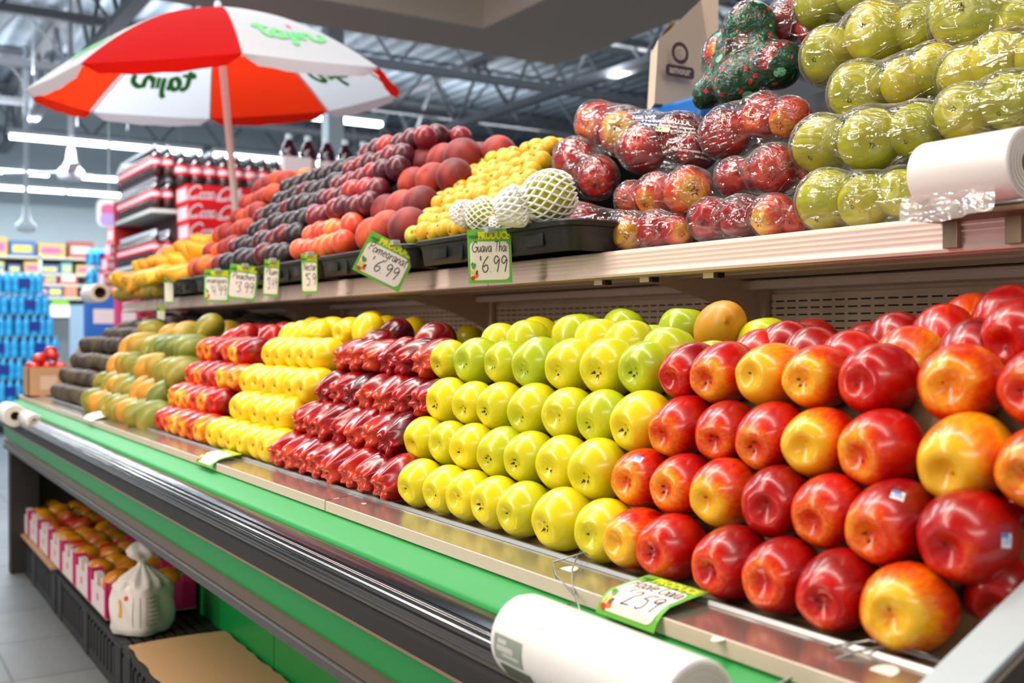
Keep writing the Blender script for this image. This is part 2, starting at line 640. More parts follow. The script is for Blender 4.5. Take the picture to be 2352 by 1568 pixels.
# ------------------------------------------------------------------ the produce case
Y0, Y1 = 0.52, 5.42
H = 1.10
greenm = mat('green_enamel', (38, 152, 66), 0.5, coat=0.0, var=0.04, vscale=3)
greend = mat('green_enamel_panel', (10, 150, 68), 0.42, coat=0.1, var=0.05, vscale=3)
creamm = mat('cream_enamel', (236, 214, 204), 0.45, var=0.05, vscale=6)
stripm = mat('pale_price_strip', (226, 204, 188), 0.42, coat=0.1, var=0.05, vscale=12)
rubber = mat('black_rubber', (48, 44, 42), 0.5, var=0.08, vscale=20)
chrome = mat('chrome_bumper', (150, 140, 132), 0.14, 1.0)
darkchrome = mat('dark_chrome', (52, 54, 58), 0.16, 0.9)
tanm = mat('tan_trim', (150, 124, 98), 0.4, 0.3)
platem = mat('scuffed_steel_plate', (190, 182, 170), 0.2, 0.85, var=0.12, vscale=10)

case = empty('produce_case', (0, 0, 0))
prop(case, 'long green and steel open produce display case with chrome bumper and cream back', 'display case')


def Z(z):
    return H + z


def sheet(name, prof, m, y0=Y0, y1=Y1, th=0.004, smooth=None, par=case):
    """a bent sheet of metal: open profile given thickness towards the inside"""
    n = len(prof)
    nor = []
    for i in range(n):
        a = prof[max(i - 1, 0)]
        b = prof[min(i + 1, n - 1)]
        dx, dz = b[0] - a[0], b[1] - a[1]
        l = sqrt(dx * dx + dz * dz)
        nor.append((dz / l, -dx / l))
    inner = [(p[0] - q[0] * th, p[1] - q[1] * th) for p, q in zip(prof, nor)]
    full = [(x, Z(z)) for x, z in prof] + [(x, Z(z)) for x, z in reversed(inner)]
    return MB().prism(full, y0, y1).build(name, m, par, smooth=smooth)


# raised curb, flat steel plate, pale strip, upper green slope
curb = [(0.80, -0.2885), (0.776, -0.288), (0.775, -0.282), (0.771, -0.279), (0.767, -0.279), (0.764, -0.283)]
sheet('curb', curb, alu, smooth=40)
sections = [(Y0, 1.72), (1.724, 2.93), (2.934, 4.13), (4.134, Y1)]
for a, b in sections:
    sheet('deck_plate', [(0.765, -0.2835), (0.709, -0.2888)], platem, a, b)
    sheet('price_strip', [(0.711, -0.2886), (0.7075, -0.2900), (0.7075, -0.3065), (0.711, -0.3085)], stripm, a, b)
sheet('upper_green_panel', [(0.713, -0.3085), (0.6665, -0.3235), (0.661, -0.3265), (0.658, -0.3300), (0.657, -0.3335)], greenm, smooth=40)
# bumper: dark glossy shoulder, ribbed chrome, rubber skirt
sh = [(0.656, -0.331)]
for i in range(7):
    a = radians(80 - i * 14)
    sh.append((0.640 - 0.016 * cos(a) * 1.0, -0.342 + 0.012 * sin(a)))
sheet('bumper_shoulder', [(0.657, -0.333), (0.650, -0.3325), (0.642, -0.3335), (0.634, -0.336), (0.6285, -0.339)], darkchrome, smooth=60)
rib = []
for i in range(49):
    t = i / 48
    a = radians(62 - 128 * t)
    rr = 0.0245 + 0.0010 * cos(t * 2 * pi * 7)
    rib.append((0.640 - rr * cos(a), -0.361 + rr * sin(a) * 1.0))
sheet('ribbed_chrome', rib, chrome, smooth=80)
sheet('rubber_skirt', [(0.630, -0.383), (0.6245, -0.388), (0.6235, -0.397), (0.628, -0.412), (0.632, -0.420)], rubber, smooth=60)
sheet('tan_trim', [(0.632, -0.420), (0.630, -0.4235), (0.634, -0.426)], tanm)
sheet('lower_green_panel', [(0.634, -0.426), (0.640, -0.4265), (0.650, -0.480), (0.651, -0.484)], greend)
sheet('lower_trim', [(0.651, -0.484), (0.645, -0.486), (0.644, -0.506), (0.648, -0.510)], mat('taupe_trim', (120, 104, 90), 0.35, 0.4))
sheet('toe_lip', [(0.648, -0.510), (0.642, -0.514), (0.642, -0.530), (0.652, -0.536), (0.70, -0.537)], mat('grey_plastic_lip', (84, 80, 78), 0.42), smooth=50)
sheet('underside', [(0.70, -0.537), (1.02, -0.52)], rubber)
for a, b in ((Y0, 2.85), (2.855, 4.1), (4.105, Y1)):
    MB().box((1.02, a, 0.03), (1.04, b, Z(-0.52))).build('kick_panel', greend, case)
# raked deck under the fruit, back panel, end panel
deckp = [(0.772, -0.2885), (0.81, -0.2885), (0.838, -0.270), (0.967, -0.072), (1.60, -0.066), (1.60, -0.50), (0.772, -0.50)]
MB().prism([(x, Z(z)) for x, z in deckp], Y0, Y1).build('raked_deck', mat('deck_liner', (128, 108, 74), 0.5), case)


def slot_mat():
    m = bpy.data.materials.new('slotted_cream_panel')
    m.use_nodes = True
    nt = NT(m)
    tc = nt.new('ShaderNodeTexCoord')
    sep = nt.new('ShaderNodeSeparateXYZ')
    nt.link(tc.outputs['Object'], sep.inputs[0])
    fy = nt.math('FRACT', nt.math('DIVIDE', sep.outputs['Y'], 0.030))
    fz = nt.math('FRACT', nt.math('DIVIDE', sep.outputs['Z'], 0.0135))
    s = nt.math('MULTIPLY', nt.math('LESS_THAN', fy, 0.74), nt.math('MULTIPLY', nt.math('LESS_THAN', fz, 0.24), nt.math('LESS_THAN', sep.outputs['Z'], 1.168)))
    n = nt.noise(tc.outputs['Object'], 6, 3)
    base = nt.mix(nt.math('MULTIPLY', n, 0.25), R((226, 202, 176)), R((206, 178, 150)))
    c = nt.mix(s, base, R((22, 16, 12)))
    nt.link(c, nt.b.inputs['Base Color'])
    sock(nt.b, 'Roughness', 0.5)
    nt.bump(nt.math('SUBTRACT', 1.0, s), 0.6, 0.002)
    return m


slotm = slot_mat()
panelcream = mat('cream_back_panel', (222, 198, 174), 0.5, var=0.05)  # tan cream for the back panel, brackets and uprights
MB().box((1.60, Y0, Z(-0.5)), (1.63, Y1, Z(0.32))).build('back_panel', panelcream, case)
BR = [0.56, 1.56, 2.62, 3.68, 4.74, Y1 - 0.01]
for a, b in zip(BR, BR[1:]):
    MB().box((1.588, a + 0.035, Z(-0.066)), (1.602, b - 0.025, Z(0.078)), bev=0.003).build('slotted_panel', slotm, case)
# near end panel with an aluminium cap rail
ep = [(0.66, 0.60), (0.66, Z(-0.335)), (0.703, Z(-0.292)), (0.75, Z(-0.272)), (1.22, Z(-0.065)), (1.64, Z(-0.02)), (1.64, 0.03), (1.04, 0.03)]
MB().prism(ep, 0.497, 0.517).build('end_panel', mat('green_end_panel', (4, 104, 40), 0.5), case)
rail = MB()
rp = [(0.694, Z(-0.282)), (1.22, Z(-0.046)), (1.64, Z(-0.005))]
rr = []
prof = [(x, z) for x, z in rp] + [(x + 0.004, z - 0.016) for x, z in reversed(rp)]
rail.prism(prof, 0.490, 0.532)
rail.build('end_rail', mat('brushed_rail', (176, 186, 190), 0.5, 0.1, var=0.1, vscale=14), case)
MB().prism([(x + 0.003, z - 0.004) for x, z in rp] + [(x + 0.006, z - 0.045) for x, z in reversed(rp)], 0.484, 0.492).build('rail_flange', mat('dull_flange', (84, 74, 66), 0.5, 0.4), case)
MB().box((0.70, Y1 - 0.002, 0.03), (1.60, Y1 + 0.02, Z(-0.29))).build('end_panel', rubber, case)
MB().box((0.66, Y1 - 0.1, 0.0), (0.78, Y1 - 0.02, Z(-0.5))).build('support_foot', rubber, case)

# upper shelf
shelf = empty('upper_shelf', (0, 0, 0))
prop(shelf, 'long cream enamelled upper shelf carrying the fruit trays and bagged fruit', 'shelf')
SX = 1.15
ST = 0.144
face = [(1.165, ST), (1.156, ST), (1.150, ST - 0.002), (1.148, ST - 0.007)]
z = ST - 0.007
for i in range(4):
    face += [(1.148, z - 0.0015), (1.1487, z - 0.003), (1.1487, z - 0.0055), (1.148, z - 0.007)]
    z -= 0.0072
face += [(1.1465, z - 0.002), (1.145, z - 0.006), (1.147, z - 0.010), (1.152, z - 0.011), (1.168, z - 0.011)]
zb = z - 0.011
for a, b in ((0.60, 1.905), (1.908, 3.10), (3.103, 4.25), (4.253, 5.30)):
    sheet('shelf_front', face, creamm, a, b, smooth=35, par=shelf)
MB().box((1.16, 0.60, Z(ST - 0.012)), (1.60, 5.30, Z(ST))).build('shelf_board', creamm, shelf)
for x0, x1, z0, z1 in ((1.165, 1.20, 0.0965, 0.106), (1.205, 1.27, 0.104, 0.112), (1.275, 1.36, 0.108, 0.116), (1.365, 1.48, 0.104, 0.114), (1.485, 1.60, 0.110, 0.118)):
    MB().box((x0, 0.60, Z(z0)), (x1, 5.30, Z(z1))).build('underside_channel', creamm, shelf)
MB().box((1.17, 0.6, Z(0.112)), (1.60, 5.3, Z(0.130))).build('shelf_underside', creamm, shelf)
MB().box((1.53, 0.6, Z(0.085)), (1.60, 5.3, Z(0.104)), bev=0.006).build('rear_channel', creamm, shelf)
for yb in BR[:]:
    pts = [(1.20, Z(0.106)), (1.34, Z(0.088)), (1.45, Z(0.060)), (1.53, Z(0.028)), (1.60, Z(-0.01)), (1.60, Z(0.106))]
    if 0.6 < yb < 5.3:
        MB().prism(pts, yb - 0.003, yb + 0.003).build('shelf_bracket', panelcream, shelf)
        MB().box((1.575, yb - 0.02, Z(-0.06)), (1.60, yb + 0.03, Z(0.1))).build('upright', panelcream, shelf)
for u in (1402, 1510, 1660):
    y = yat(u, 1.2)
    MB().box((1.185, y - 0.004, Z(0.088)), (1.20, y + 0.004, Z(0.098))).build('clip', black_ink, shelf)
    MB().box((1.185, y + 0.006, Z(0.088)), (1.20, y + 0.03, Z(0.097))).build('clip', creamm, shelf)

# ------------------------------------------------------------------ fruit shapes
def appleprof(Rr, Hh, dtop=0.3, dbot=0.22, taper=0.12, power=0.86, n=22):
    pr = []
    for i in range(n + 1):
        t = pi * i / n
        r = Rr * (sin(t) ** power if 0 < i < n else 0)
        z = -Hh * cos(t)
        r *= 1 + taper * (z / Hh)
        q = r / Rr
        if t < pi / 2:
            z += Hh * dbot * exp(-(q / 0.34) ** 2)
        else:
            z -= Hh * dtop * exp(-(q / 0.26) ** 2)
        pr.append((max(r, 0), z))
    return pr


def lobed(amp, H, knob=0.0, n=5, ph=0.0, R0=0.038, wob=0.010):
    def fn(p, a, r, z):
        w = max(0.0, 0.5 - z / H * 0.5)
        k = 1 + amp * w * w * cos(n * a + ph) + wob * cos(2 * a + ph * 2) + wob * 0.6 * cos(3 * a - ph)
        q = Vector((p.x * k, p.y * k, p.z))
        if z < 0:
            q.z -= knob * max(0.0, cos(n * a + ph)) ** 1.5 * exp(-(((r / R0) - 0.5) / 0.26) ** 2)
        return q
    return fn


def fruit_mesh(name, prof, m, fn=None, n=30, sc=(1, 1, 1)):
    mb = MB().lathe(prof, n, fn=fn)
    mb.v = [(x * sc[0], y * sc[1], z * sc[2]) for x, y, z in mb.v]
    return mb.mesh(name, m, True)


def calyx_mesh(s=0.0078, depth=0.0):
    mb = MB()
    for k in range(5):
        a = 2 * pi * k / 5 + 0.2 * random.random()
        w = 0.35
        L = s * random.uniform(0.8, 1.3)
        tip = Vector((L * cos(a), L * sin(a), -s * random.uniform(0.2, 0.9)))
        b1 = Vector((s * 0.5 * cos(a - w * 2), s * 0.5 * sin(a - w * 2), 0))
        b2 = Vector((s * 0.5 * cos(a + w * 2), s * 0.5 * sin(a + w * 2), 0))
        up = Vector((0.3 * s * cos(a), 0.3 * s * sin(a), s * 0.3))
        mb.add([b1, b2, tip, up], [(0, 1, 2), (1, 3, 2), (3, 0, 2), (0, 3, 1)])
    return mb.mesh('calyx', calyxm)


def stem_mesh(L=0.016, r=0.0013):
    return MB().tube([(0, 0, 0), (0.001, 0.0005, L * 0.5), (0.004, 0.001, L)], [r, r, r * 1.5], 6).mesh('stem', stemm, True)


CALYX = [calyx_mesh() for _ in range(3)]
STEM = stem_mesh()
M = MATS
KIND = {}


def addkind(key, meshes, rad, cal=None, stem=None):
    KIND[key] = dict(meshes=meshes, rad=rad, cal=cal, stem=stem)


addkind('gala', [fruit_mesh('gala_apple', appleprof(.0385, .0435 * s, taper=.13, dbot=.36, power=.80), M['gala_skin'], lobed(.022, .0435, .0009, ph=i)) for i, s in enumerate((1.0, 1.08, 1.18))], .0385, -.0290, .030)
addkind('golden', [fruit_mesh('golden_apple', appleprof(.0385, .038 * s, taper=.09, dbot=.34, power=.82), M['golden_skin'], lobed(.014, .038, .0008, ph=i * 2)) for i, s in enumerate((1.0, 1.05, 0.97))], .0385, -.0255, .024)
addkind('red_delicious', [fruit_mesh('red_delicious_apple', appleprof(.037, .047 * s, taper=.24, dbot=.22, power=.72), M['red_delicious_skin'], lobed(.10, .047, .0065, ph=i * 1.3, R0=.037), n=40) for i, s in enumerate((1.0, 1.08, .95))], .037, -.036, .034)
addkind('yellow', [fruit_mesh('yellow_apple', appleprof(.036, .040 * s, taper=.12, dbot=.25), M['yellow_skin'], lobed(.02, .040, .0008, ph=i * 1.7)) for i, s in enumerate((1.0, 1.08))], .036, -.030, .028)
addkind('red_apple', [fruit_mesh('orange_red_apple', appleprof(.036, .041 * s, taper=.16, dbot=.24), M['gala_skin'], lobed(.04, .041, .002, ph=i * 1.7)) for i, s in enumerate((1.0, 1.1))], .036, -.031, .029)


def mangoprof(R0, H0, k=0.0, n=18):
    pr = []
    for i in range(n + 1):
        t = pi * i / n
        pr.append((R0 * (sin(t) ** 0.92 if 0 < i < n else 0) * (1 + 0.10 * cos(t)), -H0 * cos(t)))
    return pr


def kidney(amt):
    def fn(p, a, r, z):
        return Vector((p.x + amt * (z * z) * 14, p.y, p.z))
    return fn


addkind('green_mango', [fruit_mesh('green_mango', mangoprof(.042, .058 * s), M['green_mango_skin'], kidney(.2 + .1 * i), sc=(1, .88, 1), n=24) for i, s in enumerate((1, .92))], .040, None, .056)
addkind('yellow_mango', [fruit_mesh('yellow_mango', mangoprof(.035, .066 * s), M['yellow_mango_skin'], kidney(.45 + .15 * i), sc=(1, .85, 1), n=24) for i, s in enumerate((1, .94))], .034, None, .064)
addkind('red_mango', [fruit_mesh('red_mango', mangoprof(.040, .052 * s), M['red_mango_skin'], kidney(.2), sc=(1, .9, 1), n=24) for i, s in enumerate((1, .94))], .038, None, .050)
addkind('avocado', [fruit_mesh('avocado', [(0, -.038), (.016, -.036), (.027, -.028), (.0325, -.014), (.032, 0), (.027, .014), (.020, .028), (.013, .040), (.006, .046), (0, .047)], M['avocado_skin'], None, 20)], .031)
pp = appleprof(.0375, .0355, dtop=.22, dbot=.03, taper=.02, power=.95)


def cleft(p, a, r, z):
    d = abs(((a + pi) % (2 * pi)) - pi)
    k = 1 - 0.045 * exp(-(d / 0.16) ** 2)
    return Vector((p.x * k, p.y * k, p.z))


addkind('peach', [fruit_mesh('peach', pp, M['peach_skin'], cleft, 32)], .037, None, .028)
addkind('large_peach', [fruit_mesh('large_peach', [(r * 1.22, z * 1.25) for r, z in pp], M['peach_skin'], cleft, 32)], .045, None, .034)
addkind('nectarine', [fruit_mesh('nectarine', [(r * .84, z * .98) for r, z in pp], M['nectarine_skin'], cleft, 28)], .031, None, .026)
addkind('dark_plum', [fruit_mesh('dark_plum', [(r * .86, z * .96) for r, z in pp], M['dark_plum_skin'], cleft, 26)], .0325, None, .026)
addkind('red_plum', [fruit_mesh('red_plum', [(r * .86, z * .92) for r, z in pp], M['red_plum_skin'], cleft, 26)], .0325, None, .025)
addkind('guava', [fruit_mesh('guava', [(r * .62, z * .66) for r, z in appleprof(.0375, .0370, dtop=.06, dbot=.10, taper=-.04, power=.93)], M['guava_skin'], lobed(.0, .03, 0, wob=.015), 22)], .0235, -.0225, None)
addkind('pear', [fruit_mesh('round_pear', appleprof(.0395, .0385 * s, taper=-.06, dbot=.16, dtop=.16), M['pear_skin'], lobed(.02, .0385, 0, ph=i, wob=.02), 28) for i, s in enumerate((1, 1.08))], .0395, -.033, .034)
addkind('bagged_apple', [fruit_mesh('bagged_apple', appleprof(.0385, .040 * s, taper=.1, dbot=.22), M['gala_skin'], lobed(.05, .040, .001, ph=i)) for i, s in enumerate((1, 1.08))], .0385, -.031, .030)
addkind('tomato', [fruit_mesh('tomato', appleprof(.036, .030, taper=.0, dbot=.1, dtop=.18), M['tomato_skin'], None, 22)], .035)
NC = {}
ORD = ['first', 'second', 'third', 'fourth', 'fifth', 'sixth', 'seventh', 'eighth', 'ninth', 'tenth', 'eleventh', 'twelfth', 'thirteenth', 'fourteenth', 'fifteenth', 'sixteenth', 'seventeenth', 'eighteenth', 'nineteenth', 'twentieth', 'twenty first', 'twenty second']


def orient(axis, roll=0.0):
    """rotation that points local -Z (blossom end) along axis"""
    q = (-Vector(axis)).normalized().to_track_quat('Z', 'Y')
    return (q @ Quaternion((0, 0, 1), roll))


def fruit(kind, p, axis=(-1, -0.05, -0.1), s=1.0, ripeness=0.5, val=1.0, label=None, cat='apple', group=None, name=None, parts=True, roll=None, sc=None):
    K = KIND[kind]
    me = random.choice(K['meshes'])
    o = bpy.data.objects.new(name or me.name.split('.')[0], me)
    COL.objects.link(o)
    o.rotation_mode = 'QUATERNION'
    o.rotation_quaternion = orient(axis, random.uniform(0, 2 * pi) if roll is None else roll)
    o.location = p
    o.scale = sc or (s, s, s)
    o.color = (ripeness, val, 0, 1)
    prop(o, label, cat, group)
    if parts:
        if K['cal'] is not None:
            c = bpy.data.objects.new('calyx', random.choice(CALYX))
            COL.objects.link(c)
            c.parent = o
            c.location = (0, 0, me.vertices[0].co.z - 0.0006)
            if kind in ('pear', 'guava', 'yellow'):
                c.scale = (.55, .55, .6)
        if K['stem'] is not None and random.random() < 0.35:
            c = bpy.data.objects.new('stem', STEM)
            COL.objects.link(c)
            c.parent = o
            c.location = (0, 0, K['stem'] - 0.004)
    return o


def jit(a, s):
    return Vector(a) + Vector((random.uniform(-s, s), random.uniform(-s, s), random.uniform(-s, s)))


stickerm = mat('produce_sticker', (226, 232, 238), 0.4)
stickerb = mat('blue_sticker_print', (70, 130, 200), 0.4)


def sticker(o, wdir, w=0.012, h=0.012, blue=True):
    """a paper sticker lying on a fruit, centred where the fruit's surface faces world direction wdir"""
    me = o.data
    bv = BVHTree.FromPolygons([v.co for v in me.vertices], [p.vertices for p in me.polygons])
    d = (o.rotation_quaternion.inverted() @ Vector(wdir)).normalized()
    t1 = d.orthogonal().normalized()
    # keep upright in the world
    up = o.rotation_quaternion.inverted() @ Vector((0.1, -0.2, 1))
    t2 = (up - d * up.dot(d)).normalized()
    t1 = t2.cross(d).normalized()
    N = 6

    def patch(x0, x1, y0, y1, off):
        vs, fs = [], []
        for i in range(N + 1):
            for j in range(N + 1):
                q = d * 0.04 + t1 * (x0 + (x1 - x0) * i / N) + t2 * (y0 + (y1 - y0) * j / N)
                q.normalize()
                hit = bv.ray_cast(q * 0.2, -q)
                vs.append(hit[0] + q * off if hit[0] else q * 0.04)
        for i in range(N):
            for j in range(N):
                a = i * (N + 1) + j
                fs.append((a, a + N + 1, a + N + 2, a + 1))
        return vs, fs
    mb = MB().add(*patch(-w / 2, w / 2, -h / 2, h / 2, 0.0004))
    s = mb.build('sticker', stickerm, o, smooth=True)
    if blue:
        mb = MB().add(*patch(-w / 2, w * .2, h * .2, h / 2, 0.0007))
        for k in range(3):
            mb.add(*patch(-w * .3, w * .35, h * (.08 - .14 * k), h * (.12 - .14 * k), 0.0007))
        mb.build('printing', stickerb, s, smooth=True)
    return s


# ------------------------------------------------------------------ lower deck: rows of stacked apples
ROWX = [0.803, 0.848, 0.889, 0.932]
ROWZ = [-0.247, -0.183, -0.119, -0.051]
ROWN = ['bottom row', 'second row up', 'third row up', 'fourth row up']
gala_rows = [
    [(1457, .94, .45), (1535, 1.0, .62), (1672, 1.0, .75), (1790, 1.0, .8), (1922, 1.0, .85), (2078, 1.05, .40)],
    [(1470, .96, .48), (1565, .98, .66), (1658, 1.0, .42), (1780, 1.02, .88), (1900, .98, .55), (2045, 1.06, .85), (2215, 1.10, .82)],
    [(1562, .98, .55), (1663, .95, .8), (1765, 1.0, .8), (1877, 1.0, .4), (2017, 1.06, .62), (2210, 1.08, .22), (2385, .95, .5)],
    [(1580, .94, .85), (1656, 1.0, .55), (1768, 1.02, .25), (1872, .96, .42), (2010, 1.04, .85), (2200, 1.05, .48), (2390, 1.0, .7)],
]


def colour_word(kind, r):
    if kind == 'gala':
        return 'yellow' if r < .3 else 'orange and yellow' if r < .5 else 'orange red' if r < .7 else 'deep red'
    if kind == 'golden':
        return 'pale yellow' if r < .35 else 'yellow green' if r < .7 else 'green'
    if kind == 'red':
        return 'orange red' if r < .3 else 'bright red' if r < .62 else 'dark maroon'
    return ''


for ri, row in enumerate(gala_rows):
    for i, (u, s, rp) in enumerate(row):
        x = ROWX[ri]
        y = yat(u, x + 0.0)
        rev = len(row) - 1 - i
        lab = '%s gala apple, %s of its pile, %s from the end rail' % (colour_word('gala', rp), ROWN[ri], ORD[rev])
        ax = jit((-1, -.22, -.12), .16)
        o = fruit('gala', (x + .004, y, Z(ROWZ[ri])), ax, s, rp, 1.0, lab, 'apple', 'gala apples on the case deck')
        if (ri, i) in ((1, 0),):
            sticker(o, (-.55, -.45, .75))
        if (ri, i) in ((1, 5),):
            sticker(o, (-.45, -.5, .8))
        if (ri, i) in ((1, 6),):
            sticker(o, (-.1, -.95, .1))
for x_, y_, z_, wd in ((.885, .572, -.232, 'low behind the end rail'), (.935, .572, -.160, 'just above the end rail')):
    fruit('gala', (x_, y_, Z(z_)), (-.9, -.3, -.2), .95, .95, .9, 'deep red gala apple wedged %s' % wd, 'apple', 'gala apples on the case deck')
gtop = [(1738, 1.00, -.035, .55), (1800, 1.03, -.020, .95), (1862, 1.00, -.030, .9), (1858, 1.10, -.018, .95), (1952, 1.0, -.03, .6), (1990, 1.10, -.022, .92), (2065, 1.08, -.010, .85), (2085, 1.01, -.026, .3),
        (2170, 1.08, -.006, .5), (2240, 1.02, -.018, .97), (2235, 1.13, .012, .4), (2315, 1.10, .020, .85), (2345, 1.03, .004, .9), (2150, 1.17, -.012, .8)]
for i, (u, x, z, rp) in enumerate(gtop):
    fruit('gala', (x, yat(u, x), Z(z - .008)), jit((-.8, -.3, -.5), .3), 1.02, rp, .95,
          '%s gala apple lying atop the gala pile, %s from the golden apples' % (colour_word('gala', rp), ORD[i]), 'apple', 'gala apples on the case deck')

golden_rows = [
    [(965, 1.0, .2), (1024, .98, .12), (1078, 1.0, .15), (1137, 1.0, .2), (1202, 1.0, .55), (1290, 1.08, .15), (1388, 1.02, .35)],
    [(974, .98, .35), (1031, .96, .5), (1084, 1.0, .12), (1153, 1.03, .55), (1215, 1.0, .45), (1292, 1.04, .3), (1372, 1.08, .35)],
    [(1028, 1.06, .15), (1086, .95, .3), (1148, 1.03, .35), (1224, 1.05, .55), (1303, 1.03, .5), (1385, 1.02, .6), (1472, 1.08, .1)],
    [(1030, .95, .5), (1094, 1.1, .75), (1161, 1.0, .6), (1235, 1.1, .75), (1312, 1.08, .35), (1396, 1.12, .5), (1480, 1.0, .75)],
]
for ri, row in enumerate(golden_rows):
    for i, (u, s, rp) in enumerate(row):
        x = ROWX[ri]
        rev = len(row) - 1 - i
        o = fruit('golden', (x + .002, yat(u, x), Z(ROWZ[ri] + .001)), jit((-1, -.18, -.16), .15), s, rp, 1.0,
                  '%s golden apple in the %s, %s from the gala pile' % (colour_word('golden', rp), ROWN[ri], ORD[rev]), 'apple', 'golden apples on the case deck')
        if (ri, i) == (3, 3):
            sticker(o, (-.25, -.1, .95), .016, .008, False)
gold_top = [(1152, 1.02, -.018, .4), (1213, 1.02, -.012, .5), (1236, 1.09, -.006, .1), (1322, 1.05, -.004, .6), (1376, 1.01, -.012, .3), (1448, 1.00, -.016, .4), (1345, 1.15, .002, .8), (1432, 1.14, .006, .85),
            (1535, .985, -.028, .6), (1570, 1.12, .006, .85), (1640, 1.01, -.046, .7), (1758, 1.12, -.012, .6), (1300, 1.16, -.01, .7), (1500, 1.09, -.02, .7), (1180, 1.12, -.02, .5)]
for i, (u, x, z, rp) in enumerate(gold_top):
    fruit('golden', (x, yat(u, x), Z(z - .005)), jit((-.3, -.2, -1), .35), 1.03, rp, .95,
          '%s golden apple resting on top of the golden pile, %s from the red delicious' % (colour_word('golden', rp), ORD[i]), 'apple', 'golden apples on the case deck')
fruit('green_mango', (1.10, yat(1655, 1.10), Z(.006)), (.6, .85, -.15), 1.02, .12, 1.0, 'large orange yellow mango lying behind the golden apples', 'mango', parts=False)
fruit('golden', (1.36, yat(1078, 1.36), Z(-.018)), (-.2, .1, -1), .95, -.3, .6, 'lone brownish yellow apple far back against the slotted panel', 'apple')
fruit('gala', (1.34, yat(1140, 1.34), Z(-.028)), (-.2, .1, -1), .9, .9, .8, 'lone red apple peeping from behind the golden pile at the back', 'apple')


def deckrows(kind, ya, yb, step, what, cat, group, ripe_fn, rows=4, axis=(-1, -.18, -.14), aj=.14, s=1.0, parts=True, sj=.04, namer=None, sink=0.0, nx='', starts=None):
    for ri in range(rows):
        off = (ri % 2) * step * .5
        y = starts[ri] if starts else ya + step * .5 + off
        i = 0
        while y < yb - step * .25:
            rp = ripe_fn(ri, i)
            p = (ROWX[ri] + random.uniform(-.003, .003), y + random.uniform(-.003, .003), Z(ROWZ[ri] + sink))
            lab = '%s in the %s, %s from the %s' % (what(rp), ROWN[ri], ORD[min(i, 21)], nx)
            fruit(kind, p, jit(axis, aj), s * random.uniform(1 - sj, 1 + sj), rp, 1.0, lab, cat, group, parts=parts)
            y += step
            i += 1


deckrows('red_delicious', 1.60, 2.165, .0735, lambda r: '%s red delicious apple' % colour_word('red', r), 'apple', 'red delicious apples on the case deck',
         lambda a, b: random.choice([.3, .45, .5, .6, .75, .95]), axis=(-1, -.12, -.22), nx='golden apples', starts=[1.628, 1.698, 1.662, 1.738])
for i, (u, x, z, rp) in enumerate([(990, 1.00, -.02, .6), (905, 1.08, -.01, .8), (1000, 1.10, -.02, .7), (868, 1.0, -.03, .7)]):
    fruit('red_delicious', (x, yat(u, x), Z(z)), jit((-.9, -.2, -.3), .2), 1.0, rp, .9, '%s red delicious apple lying on the pile top, %s from the golden apples' % (colour_word('red', rp), ORD[i]), 'apple', 'red delicious apples on the case deck')
deckrows('yellow', 2.18, 2.65, .078, lambda r: '%s yellow apple' % ('slightly green' if r > .8 else 'bright'), 'apple', 'yellow apples on the case deck',
         lambda a, b: random.choice([.3, .4, .5, .5, .55, .9 if (a + b) % 5 == 0 else .4]), nx='red delicious apples', s=1.12)
for i, (u, x, z) in enumerate([(948, 1.20, .0), (885, 1.16, .003), (845, 1.05, .003), (850, 1.16, .018), (802, 1.04, .0), (760, 1.05, .002), (735, 1.02, -.005), (715, 1.10, .002), (692, 1.00, -.01), (672, .99, -.016)]):
    fruit('yellow', (x, yat(u, x), Z(z)), jit((-.8, -.2, -.4), .4), 1.05, random.choice([.2, .5, .6]), .95, 'yellow apple heaped on top of the yellow pile, %s from the red delicious' % ORD[i], 'apple', 'yellow apples on the case deck')
deckrows('red_apple', 2.675, 3.17, .077, lambda r: '%s small apple' % colour_word('gala', r), 'apple', 'small orange red apples on the case deck',
         lambda a, b: random.choice([.35, .45, .5, .6, .75, .9]), nx='yellow apples', s=1.09)
for i, (u, x, z, rp) in enumerate([(650, 1.04, -.01, .9), (622, .99, -.02, .6), (600, 1.05, -.015, .8), (562, 1.0, -.012, .92), (585, 1.1, -.01, .9), (535, .97, -.03, .5)]):
    fruit('red_apple', (x, yat(u, x), Z(z)), jit((-.8, -.2, -.4), .3), 1.05, rp, .95, '%s apple on top of the small red apple pile, %s from the yellow apples' % (colour_word('gala', rp), ORD[i]), 'apple', 'small orange red apples on the case deck')
deckrows('green_mango', 3.20, 4.17, .112, lambda r: '%s mango' % ('orange yellow' if r < .3 else 'yellow green' if r < .6 else 'green'), 'mango', 'green mangoes on the case deck',
         lambda a, b: .75 if b == 0 else random.choice([.15, .45, .6, .7, .85]), aj=.34, s=1.24, sj=.08, parts=False, nx='small red apples', axis=(-1, .05, -.2))
for i, (u, x, z, rp) in enumerate([(485, 1.02, .02, .8), (440, 1.02, .0, .3), (400, 1.02, -.01, .4), (355, 1.00, .006, .6), (530, 1.12, .0, .3), (430, .97, -.02, .4)]):
    fruit('green_mango', (x, yat(u, x), Z(z)), jit((-.8, -.55, -.1), .2), 1.1, rp, 1.0, '%s mango lying across the top of the mango pile, %s from the apples' % ('green' if rp > .5 else 'yellow', ORD[i]), 'mango', 'green mangoes on the case deck', parts=False)
deckrows('avocado', 4.21, 4.97, .080, lambda r: 'dark avocado', 'avocado', 'avocados on the case deck', lambda a, b: random.choice([.3, .5, .7]), parts=False, aj=.45, nx='mangoes', s=1.10, sj=.1)
k = 0
